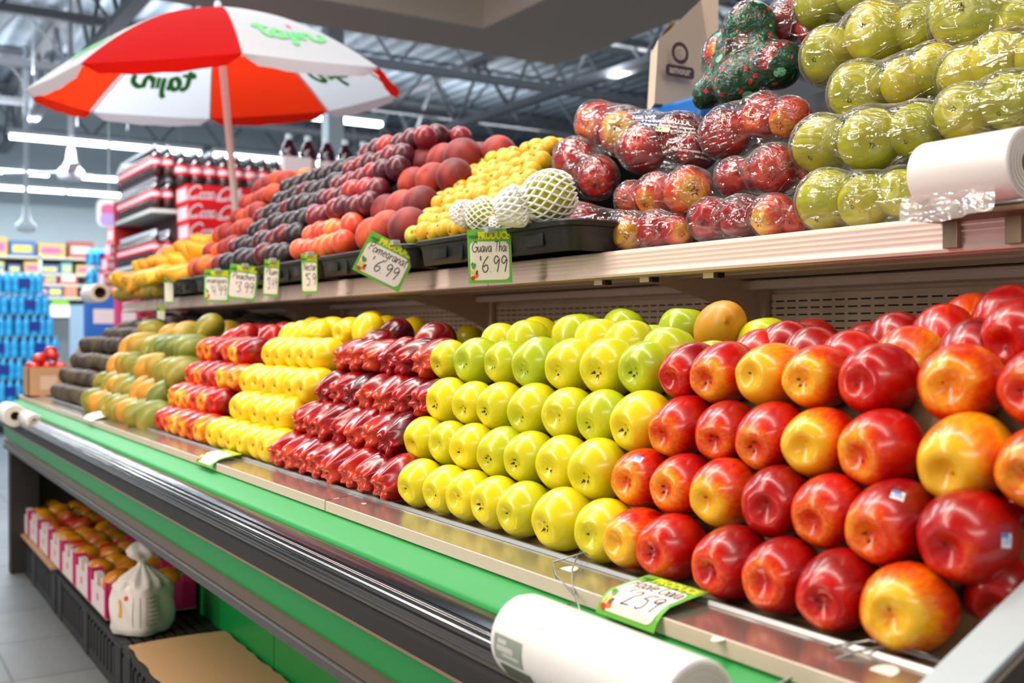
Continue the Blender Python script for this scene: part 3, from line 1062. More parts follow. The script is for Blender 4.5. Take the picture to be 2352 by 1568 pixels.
for x, z in ((.985, -.012), (1.03, .02), (1.09, .03)):
    for y in [4.15 + .072 * q for q in range(9 if x < 1 else 8)]:
        fruit('avocado', (x, y + random.uniform(-.006, .006), Z(z + random.uniform(-.004, .004))), jit((-1, 0, -.2), .3), 1.06, random.choice([.4, .8]), .9,
              'dark avocado heaped on top of its pile, row %s back, %s from the mangoes' % (ORD[(.985, 1.03, 1.09).index(x)], ORD[int(round((y - 4.15) / .072))]), 'avocado', 'avocados heaped on the pile top', parts=False)
        k += 1
# aubergines in the shade behind the mangoes
eggcap = mat('eggplant_cap', (60, 84, 40), 0.7)
for i, (u, x, z, a) in enumerate([(680, 1.26, .0, .2), (640, 1.20, .004, -.1), (600, 1.26, .03, .15), (560, 1.20, .01, -.2), (520, 1.24, .035, .1), (490, 1.2, .02, 0), (455, 1.22, .045, .2), (420, 1.2, .03, -.1), (390, 1.22, .05, .1), (640, 1.33, .03, .1), (560, 1.32, .05, 0), (590, 1.16, -.01, .2)]):
    e = MB().lathe([(0, -.12), (.02, -.115), (.036, -.095), (.042, -.06), (.040, -.02), (.034, .03), (.027, .07), (.018, .10), (.010, .112), (0, .114)], 18).build('eggplant', M['eggplant_skin'], smooth=True)
    e.location = (x, yat(u, x), Z(z))
    e.rotation_euler = (pi / 2 + random.uniform(-.05, .05), 0, a)
    e.color = (.6, 1, 0, 1)
    prop(e, 'glossy black eggplant lying in shade behind the mangoes, %s of the heap' % ORD[i], 'eggplant', 'black eggplants behind the mangoes')
    MB().lathe([(.019, .095), (.014, .108), (.005, .114), (.0035, .135), (0, .136)], 10).build('cap', eggcap, e, smooth=True)

# ------------------------------------------------------------------ upper shelf: trays and heaps
traym = mat('black_tray_plastic', (30, 29, 28), 0.42, var=0.05)
riserm = mat('black_riser', (34, 32, 32), 0.6)
TX0, TX1 = 1.062, 1.44
TZ = Z(ST)


def rrect(x0, y0, x1, y1, r, n=4):
    pts = []
    for cx, cy, a0 in ((x1 - r, y1 - r, 0), (x0 + r, y1 - r, 90), (x0 + r, y0 + r, 180), (x1 - r, y0 + r, 270)):
        for i in range(n + 1):
            a = radians(a0 + 90 * i / n)
            pts.append((cx + r * cos(a), cy + r * sin(a)))
    return pts


def ringloft(rings):
    """rings: list of equal-length loops of points; closes the first"""
    vs = []
    fs = []
    n = len(rings[0])
    for r in rings:
        vs += r
    for i in range(len(rings) - 1):
        for k in range(n):
            k2 = (k + 1) % n
            fs.append((i * n + k, i * n + k2, (i + 1) * n + k2, (i + 1) * n + k))
    fs.append(tuple(range((len(rings) - 1) * n, len(rings) * n)))
    return vs, fs


def tray(y0, y1, label, h=.052):
    e = empty('fruit_tray', (0, 0, 0))
    prop(e, label, 'tray', 'black trays along the upper shelf')
    spec = [(.004, 0, 0), (.0, .004, .006), (-.004, .030, .012), (-.008, h - .010, .014), (-.014, h - .008, .016), (-.015, h, .016), (-.012, h + .003, .016), (-.006, h + .001, .014), (-.003, h - .004, .012), (.003, .008, .01)]
    rings = []
    for ins, z, r in spec:
        rings.append([(x, y, TZ + z + .0005) for x, y in rrect(TX0 + ins + .016, y0 + ins + .016, TX1 - ins, y1 - ins - .016, .02 + r)])
    MB().add(*ringloft(rings)).build('tray_body', traym, e, smooth=50)
    L = y1 - y0
    for q in (.2, .5, .8):
        yy = y0 + L * q
        MB().box((TX0 + .0075, yy - .030, TZ + .012), (TX0 + .014, yy + .030, TZ + .036), bev=.003).build('moulded_panel', traym, e, smooth=40)
    for q in (.35, .65):
        yy = y0 + L * q
        MB().box((TX0 + .009, yy - .006, TZ + .003), (TX0 + .014, yy + .006, TZ + .042), bev=.002).build('moulded_rib', traym, e, smooth=40)
    return e


def riser(y0, y1, x0, z0, x1, z1):
    """sloped black stand under a heap"""
    o = MB().prism([(x0, TZ + .012), (x0, z0), (x1, z1), (min(x1 + .16, 1.595), z1), (min(x1 + .16, 1.595), TZ + .012)], y0, y1).build('display_riser', riserm)
    return prop(o, 'sloped black display riser under the heap of %s' % RL[0], 'riser', 'risers under the heaps')


RL = ['']


def heap(kind, ya, yb, r, x0, z0, x1, z1, what, cat, group, ripe_fn, nx, s=1.0, slant=0.0, axis=(-.7, -.1, .7), aj=.5, parts=False, mess=.006, crown=2, sz=None, gap=1.0):
    """fruit stacked in staggered rows on a slope from (x0, z0) up to (x1, z1)"""
    L = sqrt((x1 - x0) ** 2 + (z1 - z0) ** 2)
    step = 2 * r * s * gap
    n = max(2, int(L / (step * .87)) + 1)
    cnt = 0
    for i in range(n + crown):
        t = min(i, n - 1) / (n - 1)
        x = x0 + (x1 - x0) * t
        z = z0 + (z1 - z0) * t
        if i >= n:
            x += step * .8 * (i - n + 1)
            z += step * .10
        y = ya + slant * t + step * .5 + (i % 2) * step * .5
        k = 0
        while y < yb + slant * t - step * .3:
            rp = ripe_fn(i, k)
            sc = s * random.uniform(.93, 1.05)
            lab = '%s in row %s from the front, %s from the %s' % (what(rp), ORD[min(i, 21)], ORD[min(k, 21)], nx)
            fruit(kind, (x + random.uniform(-mess, mess), y + random.uniform(-mess, mess), z + random.uniform(-mess, mess)), jit(axis, aj), sc, rp, 1.0, lab, cat, group, parts=parts)
            y += step
            k += 1
            cnt += 1
    RL[0] = what(.5) + 's'
    nx_, nz_ = (z1 - z0) / L, -(x1 - x0) / L
    o = r * s * 1.02
    riser(ya + .03, yb - .03, x0 + nx_ * o, max(z0 + nz_ * o, TZ + .02), x1 + nx_ * o, z1 + nz_ * o)


ZT = TZ + .056
tray(1.50, 2.10, 'black moulded plastic tray under the yellow guavas and netted fruit')
tray(2.115, 2.66, 'black plastic tray under the large peaches, mostly behind the slanted price card')
tray(2.68, 3.25, 'black plastic tray under the nectarines and plums')
tray(3.27, 3.83, 'black plastic tray under the dark plums')
tray(3.85, 4.30, 'black plastic tray under the peaches beside the yellow mangoes')

heap('guava', 1.72, 2.17, .0235, 1.10, ZT + .022, 1.40, Z(.432), lambda r: 'small round guava' if r < .8 else 'greenish guava', 'guava', 'yellow guavas heaped on the tray',
     lambda a, b: random.choice([.3, .5, .6, .6, .7, .95]), 'netted fruit', parts=True, aj=.9, axis=(-.8, -.3, .2), s=1.0, gap=1.08, mess=.005, slant=.30)
heap('large_peach', 2.19, 2.52, .045, 1.125, ZT + .046, 1.36, Z(.455), lambda r: '%s large peach' % ('orange red' if r < .5 else 'dark red'), 'peach', 'large peaches heaped on the tray',
     lambda a, b: (.95, .55, .6, .8)[min(b, 3)] if a < 1 else random.choice([.8, .9, 1.0, 1.05]), 'guavas', aj=.5, gap=.97, s=1.08, crown=1, slant=.10)
heap('nectarine', 2.52, 2.90, .029, 1.10, ZT + .028, 1.14, ZT + .075, lambda r: '%s nectarine' % ('pinkish orange' if r < .5 else 'pinkish red'), 'nectarine', 'nectarines along the tray edge',
     lambda a, b: random.choice([.2, .4, .5, .6]), 'large peaches', crown=0)
heap('red_plum', 2.52, 2.96, .0325, 1.17, ZT + .135, 1.335, Z(.53), lambda r: '%s plum' % ('bright red' if r < .3 else 'wine red' if r < .7 else 'dark purple'), 'plum', 'red plums heaped behind the nectarines',
     lambda a, b: random.choice([.25, .6, .75, .85, .95, 1.1]), 'large peaches', gap=.98, crown=2, s=1.08)
heap('dark_plum', 2.93, 3.56, .031, 1.10, ZT + .030, 1.33, Z(.50), lambda r: '%s black plum' % ('reddish' if r < .3 else 'dusty'), 'plum', 'black plums heaped on the trays',
     lambda a, b: random.choice([.15, .6, .7, .8, .9, .9]), 'nectarines', s=1.2, crown=1)
heap('peach', 3.60, 3.98, .037, 1.12, ZT + .036, 1.36, Z(.55), lambda r: '%s peach' % ('golden orange' if r < .45 else 'dusky red'), 'peach', 'peaches heaped beside the yellow mangoes',
     lambda a, b: random.choice([.3, .5, .6, .7, .8]), 'black plums', crown=1, s=1.03)
heap('yellow_mango', 3.99, 5.05, .040, 1.11, ZT + .028, 1.30, Z(.36), lambda r: '%s mango' % ('amber' if r < .4 else 'yellow'), 'mango', 'yellow mangoes heaped on the shelf',
     lambda a, b: random.choice([.2, .4, .5, .6, .9]), 'peaches', axis=(-1, .25, -.1), aj=.25, crown=1, gap=.92, s=1.22)
k = 0
for y in [4.42 + .095 * q for q in range(9)]:
    fruit('green_mango', (1.115, y, TZ + .036), jit((-1, .2, 0), .2), .85, random.choice([.2, .5, .7]), 1.0, 'small green orange fruit on the shelf edge below yellow mangoes, %s from the trays' % ORD[k], 'mango', 'green fruit on the shelf edge', parts=False, name='small_mango')
    k += 1

# fruit in white foam nets
foam = mat('white_foam_net', (246, 246, 240), 0.6)


def netted(p, axis, s, label):
    me = KIND['pear']['meshes'][1]
    o = bpy.data.objects.new('netted_guava', me)
    COL.objects.link(o)
    o.rotation_mode = 'QUATERNION'
    o.rotation_quaternion = orient(axis)
    o.location = p
    o.scale = (s, s, s * 1.05)
    o.color = (.75, .95, 0, 1)
    prop(o, label, 'guava', 'green guavas in foam nets')
    vs, es = [], []
    NR, NA = 13, 16
    rows = []
    for i in range(NR + 1):
        t = i / NR
        z = -.040 + .128 * t
        if t < .62:
            q = (z / .0415)
            r = .0425 * sqrt(max(0.08, 1 - q * q * .82)) + .0012
        else:
            w = (t - .62) / .38
            r = .036 * (1 - w) + .017 * w + .004 * sin(w * pi)
        rows.append((r, z))
    m = MB()
    for i in range(NR + 1):
        r, z = rows[i]
        for k in range(NA):
            pass

    def P(i, k2):
        r, z = rows[i]
        a = 2 * pi * k2 / (2 * NA)
        return Vector((r * cos(a), r * sin(a), z))
    w0 = .0022
    for i in range(NR):
        thick = w0 if i < NR - 4 else w0 * 1.25
        for k in range(NA):
            base = 2 * k + (i % 2)
            m.tube([P(i, base), P(i + 1, base + 1)], thick, 5, cap=False)
            m.tube([P(i, base), P(i + 1, base - 1)], thick, 5, cap=False)
    m.build('foam_net', foam, o, smooth=True)
    return o


netted(at(1262, 452, X=1.10), (.75, -.45, .25), 1.12, 'green guava in a white foam net, standing highest on the tray by the bagged apples')
netted(at(1112, 494, X=1.085), (.45, -.85, -.12), .80, 'green guava in a white foam net lying low in the middle of the tray')
netted(at(1190, 512, X=1.11), (.7, -.6, .05), .60, 'small foam netted guava between the two larger netted ones')

# ------------------------------------------------------------------ bagged fruit


def film(name, tint=(1, 1, 1), haze=.10, seed=0.0):
    m = bpy.data.materials.new(name)
    m.use_nodes = True
    nt = NT(m)
    out = nt.n['Material Output']
    nt.n.remove(nt.b)
    tc = nt.new('ShaderNodeTexCoord')
    mp = nt.new('ShaderNodeMapping')
    mp.inputs['Scale'].default_value = (1.5, .35, 1.5)
    mp.inputs['Rotation'].default_value = (.5, .3, .4 + seed)
    nt.link(tc.outputs['Object'], mp.inputs['Vector'])
    V = mp.outputs[0]
    n1 = nt.noise(V, 17, 2, .5, dist=.7)
    n2 = nt.noise(V, 44, 3, .6, dist=.5)
    r1 = nt.math('ABSOLUTE', nt.math('SUBTRACT', n1, .5))
    crease = nt.math('SUBTRACT', 1.0, nt.math('MULTIPLY', r1, 26.0), clamp=True)
    r2 = nt.math('ABSOLUTE', nt.math('SUBTRACT', n2, .5))
    fine = nt.math('SUBTRACT', 1.0, nt.math('MULTIPLY', r2, 30.0), clamp=True)
    h = nt.math('ADD', nt.math('ADD', n1, nt.math('MULTIPLY', n2, .3)), nt.math('MULTIPLY', crease, .25))
    bp = nt.new('ShaderNodeBump')
    bp.inputs['Strength'].default_value = 1.0
    bp.inputs['Distance'].default_value = .014
    nt.link(h, bp.inputs['Height'])
    tr = nt.new('ShaderNodeBsdfTransparent')
    tr.inputs[0].default_value = (tint[0], tint[1], tint[2], 1)
    gl = nt.new('ShaderNodeBsdfGlossy')
    gl.inputs['Roughness'].default_value = .10
    nt.link(bp.outputs[0], gl.inputs['Normal'])
    df = nt.new('ShaderNodeBsdfDiffuse')
    df.inputs[0].default_value = (.9, .9, .9, 1)
    tl = nt.new('ShaderNodeBsdfTranslucent')
    tl.inputs[0].default_value = (.9, .9, .9, 1)
    dt = nt.new('ShaderNodeMixShader')
    dt.inputs[0].default_value = .5
    nt.link(df.outputs[0], dt.inputs[1])
    nt.link(tl.outputs[0], dt.inputs[2])
    fr = nt.new('ShaderNodeLayerWeight')
    fr.inputs['Blend'].default_value = .35
    nt.link(bp.outputs[0], fr.inputs['Normal'])
    fg = nt.math('ADD', nt.math('MULTIPLY', fr.outputs['Fresnel'], .6), .07, clamp=True)
    mx = nt.new('ShaderNodeMixShader')
    nt.link(fg, mx.inputs[0])
    nt.link(tr.outputs[0], mx.inputs[1])
    nt.link(gl.outputs[0], mx.inputs[2])
    lw = nt.new('ShaderNodeLayerWeight')
    lw.inputs['Blend'].default_value = .3
    edge = nt.math('POWER', lw.outputs['Facing'], 3.0)
    hz = nt.math('ADD', nt.math('ADD', nt.math('MULTIPLY', crease, .14), nt.math('MULTIPLY', fine, .03)), nt.math('ADD', nt.math('MULTIPLY', edge, .20), haze), clamp=True)
    m2 = nt.new('ShaderNodeMixShader')
    nt.link(hz, m2.inputs[0])
    nt.link(mx.outputs[0], m2.inputs[1])
    nt.link(dt.outputs[0], m2.inputs[2])
    nt.link(m2.outputs[0], out.inputs['Surface'])
    return m


FILM = [film('clear_film_%d' % i, haze=.012, seed=i * .8) for i in range(3)]


def unit_ico(sub):
    bm = bmesh.new()
    bmesh.ops.create_icosphere(bm, subdivisions=sub, radius=1)
    bm.verts.index_update()
    vs = [v.co.copy() for v in bm.verts]
    fs = [tuple(v.index for v in f.verts) for f in bm.faces]
    nb = [[e.other_vert(v).index for e in v.link_edges] for v in bm.verts]
    bm.free()
    return vs, fs, nb


ICO3 = unit_ico(3)
ICO5 = unit_ico(5)
from mathutils import noise as mn


def bagmesh(balls, tips=(), tight=.45, seed=0, margin=.003, zmin=None):
    """thin film drawn tight round a handful of fruit; tips are corners or knots of the bag"""
    pts = []
    for c, r in balls:
        pts += [c + v * (r + margin) for v in ICO3[0]]
    for t, r in tips:
        pts += [t + v * r for v in unit_ico(1)[0]]
    bm = bmesh.new()
    for p in pts:
        bm.verts.new(p)
    res = bmesh.ops.convex_hull(bm, input=bm.verts[:])
    bm.verts.index_update()
    bmesh.ops.delete(bm, geom=[v for v in bm.verts if not v.link_faces], context='VERTS')
    bm.verts.index_update()
    bv = BVHTree.FromBMesh(bm)
    bm.free()
    cen = sum((c for c, r in balls), Vector()) / len(balls)
    vs = []
    rad = []
    for d in ICO5[0]:
        hit = bv.ray_cast(cen + d * 1.5, -d)
        R0 = (hit[0] - cen).length if hit[0] else .05
        u = 0
        for c, r in balls:
            rr = r + margin
            q = c - cen
            b = q.dot(d)
            disc = b * b - (q.length_squared - rr * rr)
            if disc > 0:
                u = max(u, b + sqrt(disc))
        rad.append((R0, u))
    rr = [R0 * (1 - tight) + max(u, R0 * .55) * tight for R0, u in rad]
    for it in range(2):
        rr = [.5 * rr[i] + .5 * sum(rr[j] for j in ICO5[2][i]) / len(ICO5[2][i]) for i in range(len(rr))]
    for i, d in enumerate(ICO5[0]):
        u = rad[i][1]
        p = cen + d * rr[i]
        n1 = mn.noise(p * 38 + Vector((seed, 0, 0)))
        n2 = 1 - abs(mn.noise(p * 26 + Vector((0, seed, 3)))) * 3
        w = rr[i] + n1 * .0022 + max(0, n2) * .0022
        w = max(w, u + .0006)
        q = cen + d * w
        if zmin is not None and q.z < zmin:
            q.z = zmin
        vs.append(q)
    return vs, ICO5[1]


def bag(label, items, tips=(), group='clear bags of fruit stacked on the upper shelf', kind='bagged_apple', filmi=0, tight=.5, what='apple', m=None, order='', xj=0, dn=None):
    balls = []
    for i, it in enumerate(items):
        u, v, dia, X, rp = it[:5]
        p = at(u, v, X=X)
        r = dia * (1.09 if kind == 'pear' else 1.05) * dist(p) / FPX / 2
        K = KIND[kind]
        s = r / K['rad']
        ax = it[5] if len(it) > 5 else jit((-.7, -.4, -.2), .6)
        fruit(kind, p, ax, s, rp, it[6] if len(it) > 6 else .95,
              dn(rp, i) if dn else '%s in %s' % (what, label.split(',')[0]), 'apple' if kind == 'bagged_apple' else 'pear',
              'fruit inside the clear bags', parts=True)
        balls.append((p, r * 1.06))
    tp = [(at(u, v, X=X), r) for u, v, X, r in tips]
    vs, fs = bagmesh(balls, tp, tight, seed=len(label) * 1.7, zmin=TZ + .001)
    o = MB().add(vs, fs).build('produce_bag', m or FILM[filmi % 3], smooth=True)
    prop(o, label, 'bag', group)
    return o


def cw(rp):
    return 'yellow orange' if rp < .35 else 'orange red' if rp < .6 else 'red' if rp < .85 else 'dark red'


PL = ORD


def namer(where, noun='apple', word=cw):
    return lambda rp, i: '%s %s, %s along, inside %s' % (word(rp), noun, PL[i], where)


bag('clear bag of red and orange apples in the bottom row, touching the guava tray', [(1340, 508, 84, 1.23, .9), (1384, 540, 72, 1.20, .55), (1441, 536, 76, 1.20, .25), (1505, 528, 82, 1.20, .8), (1556, 530, 68, 1.21, .5)],
    [(1312, 470, 1.23, .006), (1345, 575, 1.19, .004)], filmi=0, dn=namer('the bottom bag touching the tray'), tight=.6)
bag('clear bag of red and purple apples in the bottom row, beside the green pears', [(1632, 505, 92, 1.22, .85), (1704, 502, 92, 1.21, 1.1, (-1, 0, 0), .7), (1775, 497, 90, 1.21, .5), (1822, 505, 72, 1.23, .7)],
    [(1575, 540, 1.20, .004), (1855, 470, 1.23, .004)], filmi=1, dn=namer('the bottom apple bag beside the pears'), tight=.6)
bag('clear bag of dark red apples in the second row, beside the guavas', [(1322, 368, 92, 1.30, .9), (1372, 408, 88, 1.27, .75), (1335, 452, 58, 1.30, .8)], [(1258, 322, 1.30, .004), (1300, 470, 1.28, .004)], filmi=2, dn=namer('the bag beside the guavas'), tight=.5)
bag('clear bag of orange red apples in the middle, one showing its yellow blossom end', [(1452, 456, 72, 1.26, .75), (1505, 448, 86, 1.25, .5), (1580, 441, 104, 1.235, .38, (-.45, -1, -.1))], [(1400, 485, 1.26, .004), (1640, 385, 1.25, .004)], filmi=0, dn=namer('the middle bag'), tight=.6)
b1 = bag('clear bag with white printing, holding red apples, perched above the guava side of the pile', [(1372, 282, 92, 1.36, .7), (1424, 302, 92, 1.34, .28), (1476, 342, 98, 1.31, .8), (1556, 318, 108, 1.36, 1.05, (-1, 0, 0), .65), (1600, 345, 86, 1.36, 1.0, (-1, 0, 0), .6)],
         [(1328, 228, 1.36, .003), (1395, 228, 1.37, .003), (1620, 262, 1.38, .004), (1625, 380, 1.34, .004)], filmi=1, dn=namer('the printed bag'), tight=.35)
bag('clear bag with one bright red apple, between the middle bag and the pears', [(1690, 408, 84, 1.28, .7), (1778, 392, 108, 1.27, .85), (1858, 402, 66, 1.30, .85)], [(1640, 400, 1.29, .004), (1640, 450, 1.27, .003)], filmi=2, dn=namer('the bag between middle bag and pears'), tight=.6)
bag('clear bag of red apples just under the green printed bag', [(1668, 308, 108, 1.34, .8), (1752, 268, 96, 1.36, .7), (1812, 272, 88, 1.35, .55)], [(1605, 318, 1.36, .004), (1850, 225, 1.37, .004), (1640, 220, 1.38, .003)], filmi=0, dn=namer('the bag under the green printed one'), tight=.55)


def holiday_film():
    """clear film printed with dark green areas and small red, green and blue flecks"""
    m = film('printed_green_film', haze=.015, seed=2.0)
    nt_t = m.node_tree
    n = nt_t.nodes
    out = n['Material Output']
    last = out.inputs['Surface'].links[0].from_socket

    class Q(NT):
        def __init__(self):
            self.t = nt_t
            self.n = nt_t.nodes
    q = Q()
    tc = q.new('ShaderNodeTexCoord')
    P = tc.outputs['Object']
    big = q.noise(P, 13, 1, .4, dist=.6)
    area = q.math('GREATER_THAN', big, .485)
    print_c = R((12, 62, 34))
    col = q.ramp(area, [(0.0, print_c), (1.0, print_c)])
    mask = area
    for sc_, col_, th, off in ((24, (120, 196, 150), .24, (0, 0, 0)), (44, (206, 26, 26), .20, (3, 1, 0)), (56, (40, 160, 84), .17, (7, 2, 5)), (64, (40, 84, 180), .15, (1, 8, 2))):
        mp = q.new('ShaderNodeMapping')
        mp.inputs['Location'].default_value = off
        mp.inputs['Scale'].default_value = (1, .7, 1.2) if sc_ == 24 else (1.5, .8, .9)
        q.link(P, mp.inputs['Vector'])
        vo = q.new('ShaderNodeTexVoronoi')
        vo.inputs['Scale'].default_value = sc_
        q.link(mp.outputs[0], vo.inputs['Vector'])
        s = q.math('LESS_THAN', vo.outputs['Distance'], th)
        if sc_ == 24:
            s = q.math('MULTIPLY', s, area)
        col = q.mix(s, col, R(col_))
        mask = q.math('MAXIMUM', mask, s)
    pb = q.new('ShaderNodeBsdfPrincipled')
    q.link(col, pb.inputs['Base Color'])
    pb.inputs['Roughness'].default_value = .22
    h = q.noise(P, 55, 3, .6, dist=1.0)
    bp = q.new('ShaderNodeBump')
    bp.inputs['Strength'].default_value = .8
    bp.inputs['Distance'].default_value = .008
    q.link(h, bp.inputs['Height'])
    q.link(bp.outputs[0], pb.inputs['Normal'])
    mx = q.new('ShaderNodeMixShader')
    q.link(q.math('MULTIPLY', mask, .94), mx.inputs[0])
    q.link(last, mx.inputs[1])
    q.link(pb.outputs[0], mx.inputs[2])
    q.link(mx.outputs[0], out.inputs['Surface'])
    return m


HF = holiday_film()
bag('dark green printed bag of apples with red and blue flecks, behind the pears', [(1722, 62, 100, 1.44, .85), (1655, 125, 72, 1.44, .45), (1700, 190, 96, 1.41, .5), (1788, 150, 92, 1.43, .8), (1625, 215, 56, 1.42, .7)],
    [(1590, 250, 1.42, .004), (1610, 95, 1.46, .006), (1845, 110, 1.45, .004)], m=HF, dn=namer('the green printed bag'), tight=.5)
bag('clear bag of red apples behind the green printed bag at the top', [(1800, 62, 86, 1.50, .9), (1865, 70, 70, 1.51, .8), (1830, 20, 60, 1.53, .8)], [(1905, 10, 1.5, .004), (1760, -10, 1.52, .004)], filmi=1, dn=namer('the top clear apple bag'), tight=.45)


def pw(rp):
    return 'yellow green' if rp < .5 else 'green'


def pears(label, where, items, tips, fi, tight=.5):
    bag(label, items, tips, kind='pear', filmi=fi, dn=namer(where, 'pear', pw), tight=tight)


pears('clear bag of green pears in the bottom row, partly behind the paper roll', 'the bottom pear bag', [(1902, 460, 124, 1.22, .6), (1990, 462, 112, 1.215, .5), (2072, 446, 104, 1.23, .6), (2150, 440, 100, 1.26, .5)], [(1838, 500, 1.21, .004), (2150, 500, 1.21, .004)], 0)
pears('clear bag of green pears in the second pear row, stretched tight', 'the second row pear bag', [(1888, 332, 120, 1.29, .55), (1998, 322, 132, 1.27, .55), (2108, 300, 118, 1.29, .7)], [(1800, 330, 1.30, .004), (2150, 250, 1.31, .004)], 1, .4)
pears('clear bag of green pears above the paper roll', 'the bag above the roll', [(2215, 262, 118, 1.29, .5), (2320, 232, 118, 1.30, .7), (2420, 215, 118, 1.30, .6)], [(2140, 300, 1.28, .004)], 2)
pears('clear bag of green pears in the third row by the red apples', 'the third row pear bag by the apples', [(1975, 212, 124, 1.36, .5), (2082, 190, 106, 1.36, .3), (2150, 160, 110, 1.375, .4)], [(1900, 250, 1.37, .004), (2180, 210, 1.36, .004)], 0)
pears('clear bag of mottled green pears in the third row, away from the red apples', 'the mottled third row pear bag', [(2222, 172, 116, 1.36, .35), (2300, 145, 128, 1.36, .3), (2400, 130, 120, 1.36, .4)], [(2190, 130, 1.38, .004)], 1)
pears('clear bag of green pears in the fourth row, touching the green printed bag', 'the fourth row pear bag', [(1908, 128, 118, 1.43, .5), (2016, 78, 132, 1.41, .4), (2112, 62, 110, 1.43, .5)], [(1850, 200, 1.42, .004)], 2, .4)
pears('clear bag with one very large green pear in the fourth row', 'the large pear bag', [(2235, 40, 168, 1.42, .6), (2345, 60, 120, 1.43, .5)], [(2150, 120, 1.42, .004), (2400, 130, 1.42, .004)], 0, .4)
pears('clear bag of green pears in the top row, cut by the upper edge', 'the top pear bag', [(1885, 8, 108, 1.50, .6), (1975, -20, 100, 1.51, .6), (2110, -20, 110, 1.50, .6)], [(1850, 60, 1.49, .004)], 1)
RL[0] = 'bagged apples'
riser(.62, 1.74, 1.30, TZ + .03, 1.52, Z(.44))


# printing on the printed bag: floats a hair above the film, follows it
def textmesh(body, size, bold=0.0, shear=0.0, spacing=1.0):
    c = bpy.data.curves.new('t', 'FONT')
    c.body = body
    c.size = size
    c.offset = bold
    c.shear = shear
    c.space_character = spacing
    c.align_x = 'CENTER'
    c.align_y = 'CENTER'
    c.resolution_u = 2
    o = bpy.data.objects.new('t', c)
    COL.objects.link(o)
    bpy.context.view_layer.update()
    me = bpy.data.meshes.new_from_object(o.evaluated_get(bpy.context.evaluated_depsgraph_get()))
    vs = [v.co.copy() for v in me.vertices]
    fs = [tuple(p.vertices) for p in me.polygons]
    bpy.data.objects.remove(o)
    bpy.data.curves.remove(c)
    bpy.data.meshes.remove(me)
    return vs, fs


def on_surface(o, org, rt, upv, items, mt, name='printing'):
    bv = BVHTree.FromPolygons([v.co for v in o.data.vertices], [p.vertices for p in o.data.polygons])
    n = Vector(rt).cross(Vector(upv)).normalized()
    mb = MB()
    for (vs, fs), (ox, oy) in items:
        out = []
        for v in vs:
            p = Vector(org) + rt * (v.x + ox) + upv * (v.y + oy)
            h = bv.ray_cast(p + n * .3, -n)
            out.append((h[0] + n * .0035) if h[0] else p)
        mb.add(out, fs)
    return mb.build(name, mt, o)


org = at(1548, 285, X=1.30)
slant = radians(-13)
rt = (RGT * cos(slant) + UPV * sin(slant)).normalized()
up2 = (RGT * -sin(slant) + UPV * cos(slant)).normalized()
wprint = mat('white_film_print', (236, 238, 240), 0.5)
on_surface(b1, org, rt, up2, [(textmesh('Net Wt', .012, .0003), (-.05, .024)), (textmesh('Produce of U.S.A.', .012, .0003), (-.01, .012)), (textmesh('Domex Superfresh Growers', .0078, .0001), (-.004, .002)), (textmesh('www.superfreshgrowers.com', .0052), (.012, -.006))], wprint)
on_surface(b1, at(1570, 345, X=1.30), rt, up2, [(textmesh('Fruit de cire vegetale ou de cire', .006, .0001), (0.02, .006)), (textmesh('des aliments.', .006, .0001), (0.04, -.003))], wprint)
gp = [Vector((-.012, -.005, 0)), Vector((.012, -.005, 0)), Vector((.012, .005, 0)), Vector((-.012, .005, 0))]
on_surface(b1, at(1525, 287, X=1.30), rt, up2, [((gp, [(0, 1, 2, 3)]), (0, -.006))], mat('pale_green_label', (190, 214, 176), .5), 'small_label')
on_surface(b1, at(1525, 287, X=1.30) + (RGT * 0 - FWD * .001), rt, up2, [(textmesh('5% X', .006, .0004), (-.008, -.006))], mat('green_print', (40, 130, 50), .5), 'label_print')

# ------------------------------------------------------------------ rolls of produce bags
rollm = mat('white_plastic_film_roll', (244, 242, 238), 0.38, coat=.1)
rollend = mat('film_roll_end', (222, 212, 198), 0.55, bump=.1, bscale=400)
corem = mat('cardboard_core', (120, 84, 54), 0.8)
wirem = mat('galvanised_wire', (150, 150, 150), 0.35, .9)
greyprint = mat('grey_green_print', (150, 160, 148), 0.5)


def bagroll(name, x, z, ya, yb, r, label, rc=.016, tail=None):
    e = empty(name, (x, ya, z))
    prop(e, label, 'roll')
    L = yb - ya
    e.rotation_euler = (-pi / 2, 0, 0)   # local z runs along +Y
    rings = [(rc, .0), (r - .004, -.0005), (r - .001, .001), (r, .004), (r, L * .5), (r, L - .004), (r - .001, L - .001), (r - .004, L), (rc, L)]
    MB().lathe(rings, 48).build('wound_film', rollm, e, smooth=40)
    m = MB()
    for k in range(9):
        rr = rc + (r - .003 - rc) * (k / 9)
        r2 = rc + (r - .003 - rc) * ((k + .85) / 9)
        m.lathe([(rr, -.0008 - .0006 * (k % 2)), (r2, -.0008 - .0006 * (k % 2))], 48)
    m.build('roll_end', rollend, e, smooth=False)
    MB().lathe([(rc - .002, .04), (rc - .002, -.002), (rc, -.002), (rc, .001)], 32).build('core', corem, e, smooth=40)
    MB().lathe([(0, .03), (rc - .002, .03)], 24).build('core_inside', mat('core_shadow_card', (60, 42, 30), .9), e)
    return e


rx, rz_ = .600, Z(-.3125)
ry0, ry1 = .660, .925
roll = bagroll('bag_roll', rx, rz_, ry0, ry1, .0425, 'white roll of clear produce bags mounted on the front bumper below the gala apples')


def cyl_patch(a0, a1, y0, y1, r):
    vs, fs = [], []
    n = 10
    for i in range(n + 1):
        a = radians(a0 + (a1 - a0) * i / n)
        for yy in (y0, y1):
            # world offset: angle measured from +X(up=Z)
            vs.append((r * cos(a), -r * sin(a), yy))
    for i in range(n):
        fs.append((2 * i, 2 * i + 1, 2 * i + 3, 2 * i + 2))
    return vs, fs


